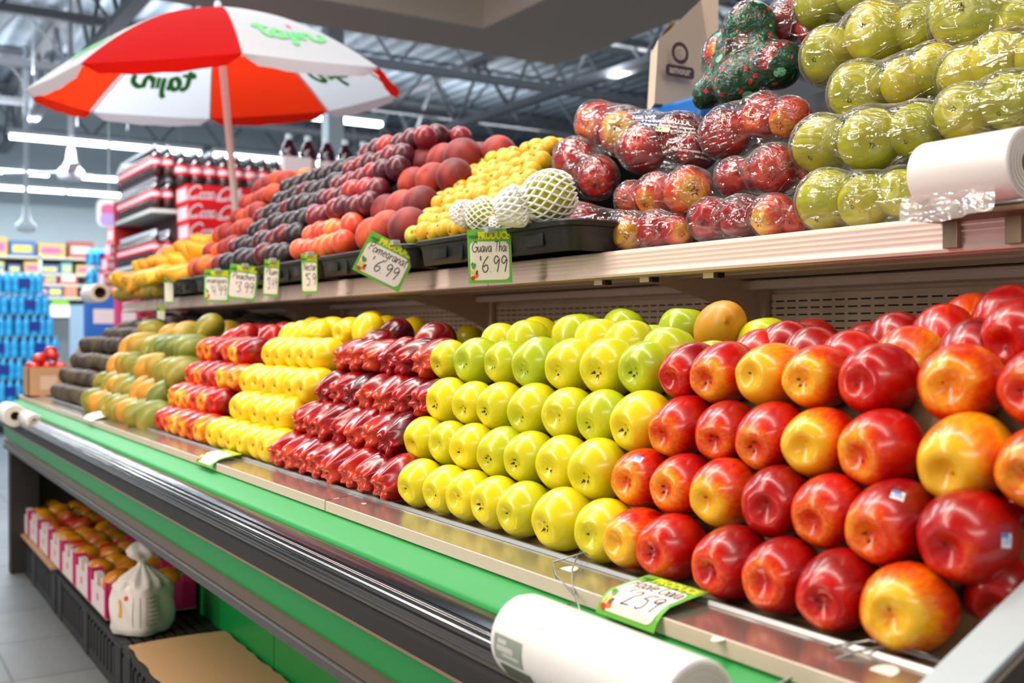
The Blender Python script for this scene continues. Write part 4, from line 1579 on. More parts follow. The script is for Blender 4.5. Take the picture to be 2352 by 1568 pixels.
MB().add(*cyl_patch(165, 200, .205, .255, .0432)).build('printed_panel', greyprint, roll, smooth=True)
MB().add(*cyl_patch(100, 140, .185, .262, .0431)).build('printed_panel', mat('pale_blue_print', (214, 224, 228), .45), roll, smooth=True)
MB().add(*cyl_patch(205, 232, .195, .250, .0432)).build('printed_panel', mat('dark_olive_print', (92, 98, 76), .5), roll, smooth=True)
m = MB()
for a, b, c_, d_ in ((170, 176, .232, .248), (178, 186, .220, .250), (188, 192, .210, .240)):
    m.add(*cyl_patch(a, b, c_, d_, .0434))
m.build('printed_motif', mat('faded_white_print', (206, 208, 200), .5), roll, smooth=True)
# wire hanger of the roll, hooked over the curb
m = MB()
pa = Vector((.770, yat(1330, .77), Z(-.272)))
m.tube([pa + Vector((.012, .01, -.004)), pa + Vector((.004, .0, .004)), pa + Vector((-.012, -.01, -.004)), pa + Vector((-.035, -.035, -.008)), pa + Vector((-.060, -.07, -.016)), pa + Vector((-.075, -.10, -.03)), Vector((.632, .905, rz_ + .030))], .0011, 6)
m.tube([pa + Vector((.012, -.018, -.002)), pa + Vector((0, -.01, .003)), pa + Vector((-.03, .014, -.010)), pa + Vector((-.055, -.03, -.014)), pa + Vector((-.070, -.09, -.024)), Vector((.636, .875, rz_ + .028))], .0011, 6)
o = m.build('wire_hook', wirem, smooth=True)
prop(o, 'thin twisted wire hook holding the front bag roll to the case edge', 'wire')
m = MB()
pb = Vector((.775, .60, Z(-.276)))
m.tube([pb + Vector((-.1, .10, -.06)), pb + Vector((-.06, .05, -.02)), pb + Vector((-.02, .03, -.005)), pb + Vector((.0, .01, .002)), pb + Vector((.01, -.02, -.002)), pb + Vector((.02, -.05, -.006))], .0013, 6)
m.tube([pb + Vector((-.02, .06, -.008)), pb + Vector((.0, .03, .002)), pb + Vector((.005, .0, .004)), pb + Vector((.016, -.03, -.002))], .0011, 6)
o = m.build('wire_hook', wirem, smooth=True)
prop(o, 'loose clear cord and wire over the case edge near the end rail', 'wire')

roll2 = bagroll('bag_roll', 1.10, Z(.186), .684, .812, .040, 'white roll of clear produce bags clamped to the upper shelf edge below the pears', rc=.013)
br = empty('roll_bracket', (0, 0, 0))
prop(br, 'dull metal bracket with two arms clamped on the shelf edge under the bag roll', 'bracket')
bm_ = mat('dull_bracket_metal', (150, 128, 104), .35, .8)
for u in (2185, 2330):
    y = yat(u, 1.14)
    MB().box((1.136, y - .010, Z(.102)), (1.145, y + .010, Z(.136)), bev=.001).build('arm', bm_, br)
MB().box((1.09, .66, Z(.134)), (1.146, .83, Z(.141)), bev=.002).build('cross_bar', mat('rusty_bar', (120, 92, 66), .5, .6), br)
MB().tube([(1.10, .66, Z(.146)), (1.10, .74, Z(.146))], .005, 8).build('rod', alu, br, smooth=True)
# hanging film tail
tm = MB()
n1, n2 = 14, 12
vs, fs = [], []
for i in range(n1 + 1):
    for j in range(n2 + 1):
        s, t = i / n1, j / n2
        y = .70 + .118 * s
        zz = Z(.186) - .026 - .034 * t * (1 - .35 * abs(s - .55))
        x = 1.064 - .006 * t + .006 * sin(s * 17 + t * 3) * t
        vs.append((x, y + .010 * t * sin(s * 9), zz))
for i in range(n1):
    for j in range(n2):
        a = i * (n2 + 1) + j
        fs.append((a, a + 1, a + n2 + 2, a + n2 + 1))
tl_ = tm.add(vs, fs).build('loose_film', film('hazy_film', haze=.5), None, smooth=True)
tl_.parent = roll2
tl_.matrix_parent_inverse = (Matrix.Translation(roll2.location) @ roll2.rotation_euler.to_matrix().to_4x4()).inverted()
# far rolls at the end of the case
for X_, u, v, dd, lab in ((.60, 35, 955, .045, 'white bag roll sticking out from the far end of the bumper'), (.64, 80, 968, .030, 'thin brownish bag roll beside the far bumper end')):
    p = at(u, v, X=X_)
    bagroll('bag_roll', X_, p.z, p.y, p.y + .25, dd, lab, rc=dd * .4)
p = at(228, 672, X=1.02)
bagroll('bag_roll', 1.02, p.z, p.y - .02, p.y + .22, .044, 'bag roll mounted at the far end of the upper shelf', rc=.026)

# ------------------------------------------------------------------ writing
G = {  # handwritten strokes on a 1-high grid (x-height .55)
    'G': (.75, [[(.7, .8), (.5, 1), (.2, .85), (.05, .5), (.15, .12), (.45, 0), (.68, .2), (.7, .45), (.42, .45)]]),
    'P': (.6, [[(.12, 0), (.15, 1)], [(.1, .95), (.45, .98), (.55, .75), (.4, .52), (.15, .48)]]),
    'A': (.7, [[(.05, 0), (.38, 1), (.6, 0)], [(.12, .38), (.55, .4)]]),
    'T': (.62, [[(.05, .95), (.62, 1)], [(.36, .98), (.3, 0)]]),
    'N': (.7, [[(.1, 0), (.12, 1), (.55, .05), (.6, 1)]]),
    'C': (.7, [[(.65, .8), (.45, 1), (.15, .8), (.05, .4), (.25, .03), (.6, .15)]]),
    'u': (.5, [[(.08, .55), (.08, .15), (.22, 0), (.38, .2), (.4, .55)], [(.4, .5), (.43, 0)]]),
    'a': (.5, [[(.4, .5), (.2, .55), (.05, .3), (.12, .03), (.3, .08), (.4, .5), (.42, .1), (.5, 0)]]),
    'v': (.45, [[(.05, .55), (.2, 0), (.4, .55)]]),
    'h': (.5, [[(.1, 1), (.08, 0), (.15, .4), (.3, .55), (.4, .35), (.4, 0)]]),
    'i': (.22, [[(.1, .5), (.1, 0)], [(.1, .75), (.12, .8)]]),
    'p': (.5, [[(.08, .55), (.06, -.4)], [(.08, .45), (.28, .55), (.42, .3), (.28, .02), (.08, .12)]]),
    'l': (.25, [[(.12, 1), (.08, .1), (.18, 0)]]),
    'e': (.45, [[(.06, .28), (.38, .34), (.28, .55), (.08, .4), (.1, .08), (.4, .06)]]),
    'o': (.48, [[(.25, .55), (.06, .35), (.1, .03), (.34, .03), (.42, .35), (.25, .55)]]),
    'm': (.75, [[(.06, .5), (.06, 0), (.12, .4), (.25, .55), (.34, .35), (.34, 0), (.4, .4), (.55, .55), (.64, .3), (.64, 0)]]),
    'n': (.5, [[(.06, .5), (.06, 0), (.14, .42), (.3, .55), (.4, .35), (.42, 0)]]),
    'g': (.5, [[(.4, .5), (.2, .55), (.06, .3), (.15, .05), (.38, .15), (.4, .5), (.4, -.2), (.25, -.42), (.05, -.3)]]),
    'r': (.38, [[(.08, .55), (.08, 0), (.12, .35), (.34, .52)]]),
    't': (.38, [[(.18, .85), (.16, .1), (.3, 0)], [(.02, .55), (.34, .58)]]),
    'c': (.42, [[(.38, .45), (.2, .55), (.05, .28), (.15, .02), (.38, .08)]]),
    's': (.4, [[(.36, .48), (.18, .55), (.1, .4), (.32, .2), (.22, .02), (.04, .08)]]),
    'j': (.3, [[(.18, .5), (.16, -.25), (.02, -.38)]]),
    ' ': (.3, []),
    '.': (.22, [[(.08, .0), (.1, .05)]]),
    '$': (.4, [[(.34, .8), (.12, .85), (.1, .6), (.32, .4), (.25, .15), (.04, .2)], [(.22, 1), (.18, 0)]]),
    '6': (.55, [[(.42, 1), (.15, .65), (.05, .25), (.25, 0), (.45, .2), (.35, .45), (.1, .35)]]),
    '9': (.55, [[(.44, .85), (.2, 1), (.06, .75), (.22, .52), (.44, .8), (.42, .4), (.36, 0)]]),
    '2': (.55, [[(.05, .8), (.25, 1), (.42, .75), (.1, .1), (.02, .0), (.5, .05)]]),
    '5': (.55, [[(.46, 1), (.12, .95), (.08, .58), (.36, .55), (.42, .2), (.2, 0), (.03, .1)]]),
    '3': (.52, [[(.06, .9), (.3, 1), (.38, .78), (.16, .55), (.42, .35), (.3, .02), (.04, .1)]]),
    '4': (.52, [[(.2, 1), (.06, .45), (.46, .45)], [(.4, .85), (.36, 0)]]),
}


def smooth_line(pts, k=5):
    if len(pts) < 3:
        return [Vector((p[0], p[1])) for p in pts]
    P = [Vector((p[0], p[1])) for p in pts]
    P = [P[0] * 2 - P[1]] + P + [P[-1] * 2 - P[-2]]
    out = []
    for i in range(1, len(P) - 2):
        for j in range(k):
            t = j / k
            a, b, c, d = P[i - 1], P[i], P[i + 1], P[i + 2]
            out.append(.5 * ((2 * b) + (c - a) * t + (2 * a - 5 * b + 4 * c - d) * t * t + (3 * b - a - 3 * c + d) * t ** 3))
    out.append(P[-2])
    return out


def ribbon(line, w):
    vs, fs = [], []
    n = len(line)
    for i, p in enumerate(line):
        t = line[min(i + 1, n - 1)] - line[max(i - 1, 0)]
        if t.length < 1e-9:
            t = Vector((1, 0))
        t.normalize()
        nn = Vector((-t.y, t.x))
        k = w * (.75 if i in (0, n - 1) else 1)
        vs += [p + nn * k / 2, p - nn * k / 2]
    for i in range(n - 1):
        fs.append((2 * i, 2 * i + 1, 2 * i + 3, 2 * i + 2))
    return vs, fs


def hand(text, h, w, slant=.12, space=1.0, table=None):
    T = table or G
    vs, fs = [], []
    x = 0
    for ch in text:
        adv, st = T[ch]
        for s in st:
            a, b = ribbon([Vector(((q.x + q.y * slant + x) * h, q.y * h)) for q in smooth_line(s)], w)
            base = len(vs)
            vs += a
            fs += [tuple(i + base for i in f) for f in b]
        x += adv * space
    W = x * h
    return [Vector((v.x - W / 2, v.y, 0)) for v in vs], fs, W


def printed(name, items, Mf, mt, parent, off):
    """items: (verts, faces, cx, cy); Mf maps (x, y, off) to a point"""
    mb = MB()
    for vs, fs, cx, cy in items:
        mb.add([Mf(v.x + cx, v.y + cy, off) for v in vs], fs)
    return mb.build(name, mt, parent)


cardgreen = mat('bright_green_card', (104, 184, 52), .5)
cardwhite = mat('card_white', (240, 232, 222), .5)
cardyellow = mat('card_yellow_print', (240, 226, 30), .5)
darkgreen = mat('dark_green_print', (40, 100, 30), .5)
fruitcols = [mat('card_print_orange', (234, 120, 30), .5), mat('card_print_red', (206, 50, 30), .5), mat('card_print_leaf', (90, 150, 50), .5), mat('card_print_yellow', (236, 200, 50), .5), mat('card_print_purple', (84, 50, 70), .5)]


def grid_patch(x0, x1, y0, y1, n=8, cr=0.0):
    vs, fs = [], []
    pts = rrect(x0, y0, x1, y1, max(cr, .0001), 4)
    # fan of rings so that the patch can bend
    K = 6
    c = Vector(((x0 + x1) / 2, (y0 + y1) / 2, 0))
    dense = []
    for i, p in enumerate(pts):
        q = pts[(i + 1) % len(pts)]
        dense.append(Vector((p[0], p[1], 0)))
        L = (Vector(q) - Vector(p)).length
        m = int(L / .012)
        for j in range(1, m + 1):
            dense.append(Vector((p[0] + (q[0] - p[0]) * j / (m + 1), p[1] + (q[1] - p[1]) * j / (m + 1), 0)))
    N = len(dense)
    vs = [c]
    for k in range(1, K + 1):
        vs += [c + (d - c) * (k / K) for d in dense]
    for j in range(N):
        fs.append((0, 1 + j, 1 + (j + 1) % N))
    for k in range(K - 1):
        a, b = 1 + k * N, 1 + (k + 1) * N
        for j in range(N):
            j2 = (j + 1) % N
            fs.append((a + j, b + j, b + j2, a + j2))
    return vs, fs


def disc(cx, cy, rx, ry, a=0, n=12):
    vs = [Vector((cx + rx * cos(2 * pi * i / n) * cos(a) - ry * sin(2 * pi * i / n) * sin(a), cy + rx * cos(2 * pi * i / n) * sin(a) + ry * sin(2 * pi * i / n) * cos(a), 0)) for i in range(n)]
    return vs, [tuple(range(n))]


def price_card(name, Mf, w, h, line, price, label, detail=True, namesize=.19):
    e = MB()
    vs, fs = grid_patch(-w / 2, w / 2, -h / 2, h / 2)
    mb = MB().add([Mf(v.x, v.y, 0) for v in vs], fs)
    b = len(vs)
    mb.add([Mf(v.x, v.y, -.0006) for v in vs], fs)
    o = mb.build(name, cardgreen)
    prop(o, label, 'price card', 'handwritten produce price cards')
    vs, fs = grid_patch(-w * .45, w * .44, -h * .44, h * .27, cr=w * .11)
    MB().add([Mf(v.x, v.y, .0005) for v in vs], fs).build('writing_area', cardwhite, o)
    tv, tf = textmesh('PRODUCE', h * .19, bold=h * .0085, spacing=.98)
    mw = max(v.x for v in tv) - min(v.x for v in tv)
    k = (w * .72) / mw
    for v in tv:
        v.x *= k
    printed('heading', [(tv, tf, w * .10, h * .375)], Mf, cardyellow, o, .0007)
    fv, ff, W = hand('reah', h * .10, h * .012)
    printed('script_word', [(fv, ff, -w * .36, h * .33)], Mf, darkgreen, o, .0008)
    if line:
        hv, hf, W = hand(line, h * namesize, h * .018, space=1.02)
        k = min(1.0, w * .82 / W)
        for v in hv:
            v.x *= k
        pv, pf, W2 = hand(price, h * .30, h * .021, space=1.05)
        k = min(1.0, w * .60 / W2)
        for v in pv:
            v.x *= k
        dv, df, _ = hand('$', h * .09, h * .012)
        printed('handwriting', [(hv, hf, 0, h * .08), (pv, pf, w * .10, -h * .30), (dv, df, -w * .22, -h * .08)], Mf, black_ink, o, .0009)
    if detail:
        q = [(-.40, -.40, .04, .035, 1), (-.34, -.37, .03, .03, 0), (-.42, -.30, .018, .05, 3), (-.36, -.28, .016, .05, 3), (-.31, -.30, .02, .04, 4), (-.37, -.18, .035, .05, 2), (-.41, -.14, .02, .035, 2), (-.30, -.36, .02, .035, 0)]
        pic = MB()
        for cx, cy, rx_, ry_, ci in q:
            vs, fs = disc(cx * w, cy * h, rx_ * w * 1.2, ry_ * h * 1.2, random.uniform(-.5, .5))
            pic.add([Mf(v.x, v.y, .001 + ci * .00005) for v in vs], fs, ci)
        pic.build('fruit_picture', fruitcols, o)
    return o


def flatmap(c, nx, ang=0.0, tilt=0.0):
    """card facing horizontal direction nx, turned in its own plane by ang"""
    n = Vector((nx[0], nx[1], tilt)).normalized()
    r = Vector((0, 0, 1)).cross(n).normalized()
    u = n.cross(r).normalized()
    r2 = r * cos(ang) + u * sin(ang)
    u2 = -r * sin(ang) + u * cos(ang)
    c = Vector(c)
    return lambda x, y, o: c + r2 * x + u2 * y + n * o


clipm = mat('clear_plastic_clip', (190, 196, 200), .2, alpha=.7)


def facing(p, turn=0.0):
    d = (CAM - Vector(p))
    a = atan2(d.y, d.x) + turn
    return (cos(a), sin(a))


def px(n, p):
    return n * dist(p) / FPX


def stand_card(u, v, wpx, hpx, X, line, price, label, turn=0.0, ang=0.0, det=True, clip=True, ns=.19):
    p = at(u, v, X=X)
    w, h = px(wpx, p), px(hpx, p)
    o = price_card('price_card', flatmap(p, facing(p, turn), ang), w, h, line, price, label, det, ns)
    if clip:
        mf = flatmap(p, facing(p, turn), ang)
        a, b = mf(-w * .12, h * .5, .001), mf(w * .12, h * .55, .004)
        m = MB()
        c0 = mf(0, h * .5, .0)
        m.box((c0.x - .008, c0.y - .010, c0.z - .008), (c0.x + .010, c0.y + .010, c0.z + .004), bev=.002)
        m.build('clip', clipm, o)
    return o


stand_card(1125, 588, 101, 124, 1.035, 'Guava Thai', '6.99', 'price card reading guava thai 6.99 clipped upright to the black guava tray', turn=.12, ang=radians(2))
stand_card(884, 600, 118, 100, 1.03, 'Pomegranat', '6.99', 'slanted price card reading Pomegranat 6.99, hanging crooked below the large peaches', turn=.1, ang=radians(-26), ns=.22)
stand_card(711, 628, 36, 92, 1.03, 'Nectar', '5.9', 'narrow-looking price card turned away, below the nectarines', turn=.0, ang=radians(1), det=False)
stand_card(623, 638, 34, 84, 1.03, 'Plum', '3.49', 'price card for plums seen nearly edge on, with a teal top', turn=.0, ang=radians(-3), det=False)
stand_card(558, 648, 64, 80, 1.03, 'Peaches', '3.99', 'price card reading 3.99 leaning right, below the peaches', turn=0, ang=radians(-6), det=False)
stand_card(498, 656, 56, 74, 1.03, 'mangoes', '4.99', 'yellowish price card beside the leaning one, below the yellow mangoes', turn=0, ang=radians(-1), det=True)
stand_card(388, 666, 20, 60, 1.05, '', '', 'blank narrow card at the far part of the upper shelf edge', turn=0, det=False)
stand_card(370, 727, 18, 50, 1.05, '', '', 'small card hanging under the far part of the upper shelf', turn=0, det=False, clip=False)

# the bent card on the case edge (lies on the steel plate and folds over the strip)


def edge_card_map(y0, ycen):
    # path across the plate: from the curb edge outwards and down the front
    path = [Vector((.772, 0, Z(-.272))), Vector((.745, 0, Z(-.2755))), Vector((.715, 0, Z(-.281))), Vector((.702, 0, Z(-.290))), Vector((.692, 0, Z(-.312))), Vector((.684, 0, Z(-.345)))]
    L = [0]
    for a, b in zip(path, path[1:]):
        L.append(L[-1] + (b - a).length)

    def f(x, y, off):
        s = min(max(.045 - y, 0), L[-1] - 1e-6)
        for i in range(len(path) - 1):
            if s <= L[i + 1]:
                t = (s - L[i]) / (L[i + 1] - L[i])
                p = path[i].lerp(path[i + 1], t)
                d = (path[i + 1] - path[i]).normalized()
                break
        n = Vector((d.z, 0, -d.x))
        if n.z < 0 and abs(n.z) > .3:
            n = -n
        if n.x > 0:
            n = -n if n.z < .3 else n
        p = p + n * off
        # left of the card is the far end
        return Vector((p.x, ycen - x, p.z))
    return f


ec = price_card('price_card', edge_card_map(0, yat(1535, .765) - .01), .098, .088, 'Apple Gala', '2.59', 'bent price card reading apple gala 2.59 lying over the front edge of the case', namesize=.23)
for u, v, lab in ((505, 1052, 'white price card lying askew over the case edge below the yellow apples'), (228, 975, 'small crumpled white card on the case edge below the mangoes')):
    yc = at(u, v, X=.735).y
    if u > 400:
        price_card('price_card', edge_card_map(0, yc), .11, .082, 'Opal', '2.59', lab, True) if False else price_card('price_card', edge_card_map(0, yc), .13, .080, '', '', lab, True)
    else:
        o = MB()
        vs, fs = grid_patch(-.05, .05, -.03, .03, cr=.006)
        mf = edge_card_map(0, yc)
        o = MB().add([mf(v_.x, v_.y, .004 + .006 * sin(v_.x * 90)) for v_ in vs], fs).build('paper_scrap', white, smooth=True)
        prop(o, lab, 'card')
# stuck labels and scraps on the plate
lbl = mat('clear_label_residue', (222, 222, 214), .5)
for u, v, rx_, ry_, lab in ((1022, 1229, .011, .007, 'oval fruit sticker with a green ring stuck on the steel plate'), (835, 1158, .006, .004, 'tiny bare sticker scrap on the steel plate'), (768, 1143, .012, .006, 'torn white sticker on the steel plate by the red delicious'), (1305, 1310, .012, .013, 'torn white paper scrap on the steel plate by the wire hook'), (1660, 1455, .008, .016, 'peeling white scrap on the plate edge beyond the bent price card'), (2030, 1545, .012, .014, 'small white and blue sticker on the plate by the end rail')):
    p = at(u, v, Z=Z(-.287))
    vs, fs = disc(0, 0, ry_, rx_, .2, 20)
    slope = .007 / .056
    o = MB().add([(p.x + q.x, p.y + q.y, Z(-.2835) + (p.x + q.x - .765) * slope + .0008) for q in vs], fs)
    o.add([(p.x + q.x, p.y + q.y, Z(-.2835) + (p.x + q.x - .765) * slope + .0002) for q in vs], fs)
    o = o.build('sticker', lbl)
    prop(o, lab, 'sticker')
    if u == 1022:
        m = MB()
        n = 20
        vs = []
        for i in range(n):
            a = 2 * pi * i / n
            for k_ in (.55, .35):
                x, y = ry_ * cos(a) * k_, rx_ * sin(a) * k_
                vs.append((p.x + x, p.y + y, Z(-.2835) + (p.x + x - .765) * slope + .0012))
        m.add(vs, [(2 * i, 2 * i + 1, (2 * i + 3) % (2 * n), (2 * i + 2) % (2 * n)) for i in range(n)])
        m.build('printed_ring', cardgreen, o)

# carton of tomatoes at the far end of the case
tx = at(105, 880, X=.80)
cardm = mat('corrugated_cardboard', (196, 152, 112), .8, var=.06, vscale=10)
bx = empty('fruit_carton', (tx.x, tx.y, Z(-.285)))
prop(bx, 'small brown cardboard carton holding tomatoes at the far end of the case', 'box')
s = .085
m = MB()
for a, b in (((-s, -s, 0), (-s + .004, s, .13)), ((s - .004, -s, 0), (s, s, .13)), ((-s, -s, 0), (s, -s + .004, .13)), ((-s, s - .004, 0), (s, s, .13)), ((-s, -s, 0), (s, s, .004))):
    m.box(a, b)
m.build('carton_body', cardm, bx)
MB().box((-.035, -s - .001, .03), (.035, -s, .09)).build('printed_label', mat('pale_carton_print', (214, 186, 160), .7), bx)
k = 0
for i in range(3):
    for j in range(3):
        fruit('tomato', (tx.x - .055 + i * .055, tx.y - .055 + j * .055, Z(-.285) + .125 + random.uniform(0, .01)), jit((0, 0, -1), .4), .78, .6, 1, 'red tomato in the small cardboard carton, row %s, %s back' % (ORD[j], ORD[i]), 'tomato', 'tomatoes in the carton', parts=False)
for i, (dx, dy, dz_) in enumerate(((-.02, .03, .17), (.03, .0, .18), (.03, .05, .20), (-.03, -.02, .165))):
    fruit('tomato', (tx.x + dx, tx.y + dy, Z(-.285) + dz_), jit((0, 0, -1), .4), .8, .6, 1, 'red tomato heaped on top of the carton, %s of four' % ORD[i], 'tomato', 'tomatoes heaped on the carton', parts=False)

# ------------------------------------------------------------------ pallets with mango boxes in front
palm = mat('black_pallet_plastic', (38, 36, 36), .5, var=.1)
PX0 = .714


def pallet(ya, yb, label, h=.165):
    e = empty('plastic_pallet', (0, 0, 0))
    prop(e, label, 'pallet', 'black plastic pallets')
    m = MB()
    n = 9
    for i in range(n):
        x = PX0 + .004 + i * (.30 / n)
        m.box((x, ya, h - .02), (x + .30 / n * .72, yb, h))
    m.build('deck', palm, e)
    m = MB()
    y = ya
    while y < yb - .03:
        m.box((PX0, y, .035), (PX0 + .02, y + .030, h - .02), bev=.002)
        y += .052
    m.box((PX0, ya, h - .035), (PX0 + .022, yb, h - .001))
    m.box((PX0, ya, 0), (PX0 + .022, yb, .035))
    m.build('ribbed_side', palm, e)
    for q in (0, .5, 1):
        y = ya + (yb - ya - .12) * q
        MB().box((PX0 + .018, y, .002), (1.0, y + .12, h - .02)).box((PX0 - .004, y, .002), (PX0 + .02, y + .08, h - .01), bev=.003).build('block', palm, e)
    return e


pallet(2.30, 3.32, 'black plastic pallet under the flattened cardboard, below the kick panel')
pallet(3.325, 4.45, 'black plastic pallet under the tied white bag and first mango boxes')
pallet(4.46, 5.60, 'black plastic pallet under the far mango boxes')
o = MB().box((PX0 - .012, 4.5, .168), (1.0, 5.66, .180)).build('cardboard_sheet', cardm)
prop(o, 'brown cardboard sheet sticking out under the far mango boxes', 'cardboard')
# flattened cardboard, slightly warped, ragged right edge
vs, fs = [], []
NX, NY = 8, 24
for j in range(NY + 1):
    for i in range(NX + 1):
        x = .722 + (.285 + (.006 if (j * 7) % 5 < 2 else 0) * (i == NX)) * i / NX
        y = 2.2 + 1.06 * j / NY
        if i == 0:
            x += .004 * sin(j * 1.7)
        vs.append((x, y, .172 + .006 * sin(x * 9) + .004 * sin(y * 6)))
n = len(vs)
vs += [(a, b, c - .005) for a, b, c in vs]
for j in range(NY):
    for i in range(NX):
        a = j * (NX + 1) + i
        fs.append((a, a + 1, a + NX + 2, a + NX + 1))
        fs.append((n + a + NX + 1, n + a + NX + 2, n + a + 1, n + a))
for j in range(NY):
    for i in (0, NX):
        a = j * (NX + 1) + i
        fs.append((a, a + NX + 1, n + a + NX + 1, n + a))
for i in range(NX):
    for j in (0, NY):
        a = j * (NX + 1) + i
        fs.append((a, a + 1, n + a + 1, n + a))
o = MB().add(vs, fs).build('cardboard_sheet', mat('kraft_cardboard', (212, 168, 122), .8, var=.05, vscale=6))
prop(o, 'large flattened brown cardboard sheet lying on the near pallet', 'cardboard')

pinkm = mat('magenta_box_print', (222, 40, 120), .6)
boxw = mat('white_box_print', (232, 220, 216), .6)
boxin = mat('brown_box_inside', (170, 136, 108), .8)
prot = None
BOXW = .262


def mango_box(y, label):
    global prot
    if prot is None:
        e = empty('mango_box', (0, 0, 0))
        t = .005
        h = .105
        d = .285
        m = MB().box((0, 0, 0), (d, BOXW, t))
        m.build('base', boxin, e)
        # long sides (facing the neighbours), pink outside
        for yy in (0, BOXW - t):
            MB().box((0, yy, t), (d, yy + t, h - .012)).build('side_wall', pinkm, e)
        # ends: pink corner posts, white low middle
        for xx in (0, d - t):
            x2 = .045 if xx == 0 else d
            x1 = 0 if xx == 0 else d - .045
            MB().box((xx, 0, t), (xx + t, .030, h + .012)).box((x1, 0, t), (x2, t, h + .012)).build('corner_post', pinkm, e)
            MB().box((xx, BOXW - .030, t), (xx + t, BOXW, h + .012)).box((x1, BOXW - t, t), (x2, BOXW, h + .012)).build('corner_post', pinkm, e)
        for xx in (0, d - t):
            MB().box((xx, .030, t), (xx + t, BOXW - .030, h - .020)).build('end_wall', boxw, e)
        for q in (.06, .17):
            MB().box((.006, q, h - .03), (.03, q + .05, h + .010)).build('paper_flap', boxw, e)
        vs, fs = disc(BOXW / 2, .05, .014, .014)
        MB().add([(-.0008, v.x, v.y) for v in vs], fs).build('printed_mark', mat('pink_print_mark', (230, 110, 140), .6), e)
        vs, fs = disc(.16, .052, .036, .036, n=20)
        MB().add([(v.x, -.0008, v.y) for v in vs], fs).build('round_mark', mat('grey_white_mark', (214, 206, 204), .6), e)
        prot = e
        o = e
    else:
        o = copy_tree(prot)
    o.location = (PX0 + .004, y, .182)
    prop(o, label, 'box', 'open pink and white mango boxes')
    return o


for i in range(7):
    y = 3.56 + i * (BOXW + .012)
    mango_box(y, 'open pink and white mango box, %s in the row from the white bag' % ORD[i])
    k = 0
    for dx, dy in ((.055, .06), (.06, .16), (.055, .215), (.14, .05), (.15, .13), (.14, .21), (.225, .07), (.23, .17)):
        rp = random.choice([.15, .3, .45, .5, .9])
        fruit('red_mango', (PX0 + .004 + dx, y + dy, .182 + .075 + random.uniform(0, .022)), jit((-1, .1, 0), .6), .92, rp, .95,
              '%s mango %s, mango box %s from the white bag' % ('red' if rp > .7 else 'yellow orange', ('at the front', 'in the middle', 'at the back')[0 if dx < .1 else 1 if dx < .2 else 2] + (', near corner' if dy < .1 else ', centre' if dy < .19 else ', far corner'), ORD[i]), 'mango', 'mangoes in open box %s' % ORD[i], parts=False)
        k += 1
fruit('red_mango', (PX0 + .055, 3.60, .182 + .115), (-1, -.3, -.2), 1.05, .75, 1, 'red and yellow mango on top of the nearest mango box', 'mango')

# tied white plastic bag
tb = empty('tied_white_bag', (.80, 3.43, .167))
prop(tb, 'full white plastic bag tied in a knot standing on the pallet', 'bag')
tbm = mat('white_translucent_bag', (232, 224, 214), .4, coat=.2, bump=.5, bscale=26)
profb = [(0, 0), (.05, .0), (.078, .004), (.086, .02), (.088, .06), (.087, .11), (.082, .145), (.066, .170), (.038, .192), (.016, .208), (.011, .216), (.018, .224), (.036, .236), (.044, .252), (.036, .268), (.020, .280), (.006, .284), (0, .284)]
dens = []
for a, b in zip(profb, profb[1:]):
    for j in range(4):
        dens.append((a[0] + (b[0] - a[0]) * j / 4, a[1] + (b[1] - a[1]) * j / 4))
dens.append(profb[-1])


def crumple(p, a, r, z):
    sq = 1 + .10 * cos(4 * a + .6) * (1 if z < .16 else 0)
    k = sq + .035 * sin(7 * a + z * 60) + (.10 * sin(11 * a) if .15 < z < .23 else 0) + (.16 * sin(5 * a + z * 80) if z > .226 else 0)
    return Vector((p.x * k, p.y * k * .95, p.z))


MB().lathe(dens, 56, fn=crumple).build('bag_body', tbm, tb, smooth=True)
d_ = (CAM - Vector((.80, 3.43, .27)))
a0 = atan2(d_.y, d_.x)


def bagmap(x, y, off):
    a = a0 + x / .088
    z = .09 + y
    r = .0885
    for (r0, z0), (r1, z1) in zip(dens, dens[1:]):
        if z0 <= z <= z1 and z1 > z0 and z > .003:
            r = r0 + (r1 - r0) * (z - z0) / (z1 - z0)
            break
    p = crumple(Vector((r * cos(a), r * sin(a), z)), a, r, z)
    return Vector((p.x, p.y, p.z)) + Vector((cos(a), sin(a), 0)) * (off + .0015)


bp_ = [disc(-.055, .03, .008, .008)]
printed('red_dot', [(bp_[0][0], bp_[0][1], 0, 0)], bagmap, mat('red_bag_print', (220, 50, 40), .5), tb, .0)
vs, fs = grid_patch(-.085, -.075, -.03, .025)
printed('orange_panel', [(vs, fs, 0, 0)], bagmap, mat('orange_bag_print', (240, 160, 30), .5), tb, .0)
items = []
for k in range(7):
    vs, fs = grid_patch(.018, .050, .030 - k * .014, .033 - k * .014)
    items.append((vs, fs, 0, 0))
for x0 in (-.028, -.006, .012, .056):
    vs, fs = grid_patch(x0, x0 + .0018, -.055, .035)
    items.append((vs, fs, 0, 0))
printed('grey_lettering_panel', items, bagmap, mat('grey_bag_print', (150, 140, 132), .5), tb, .0)

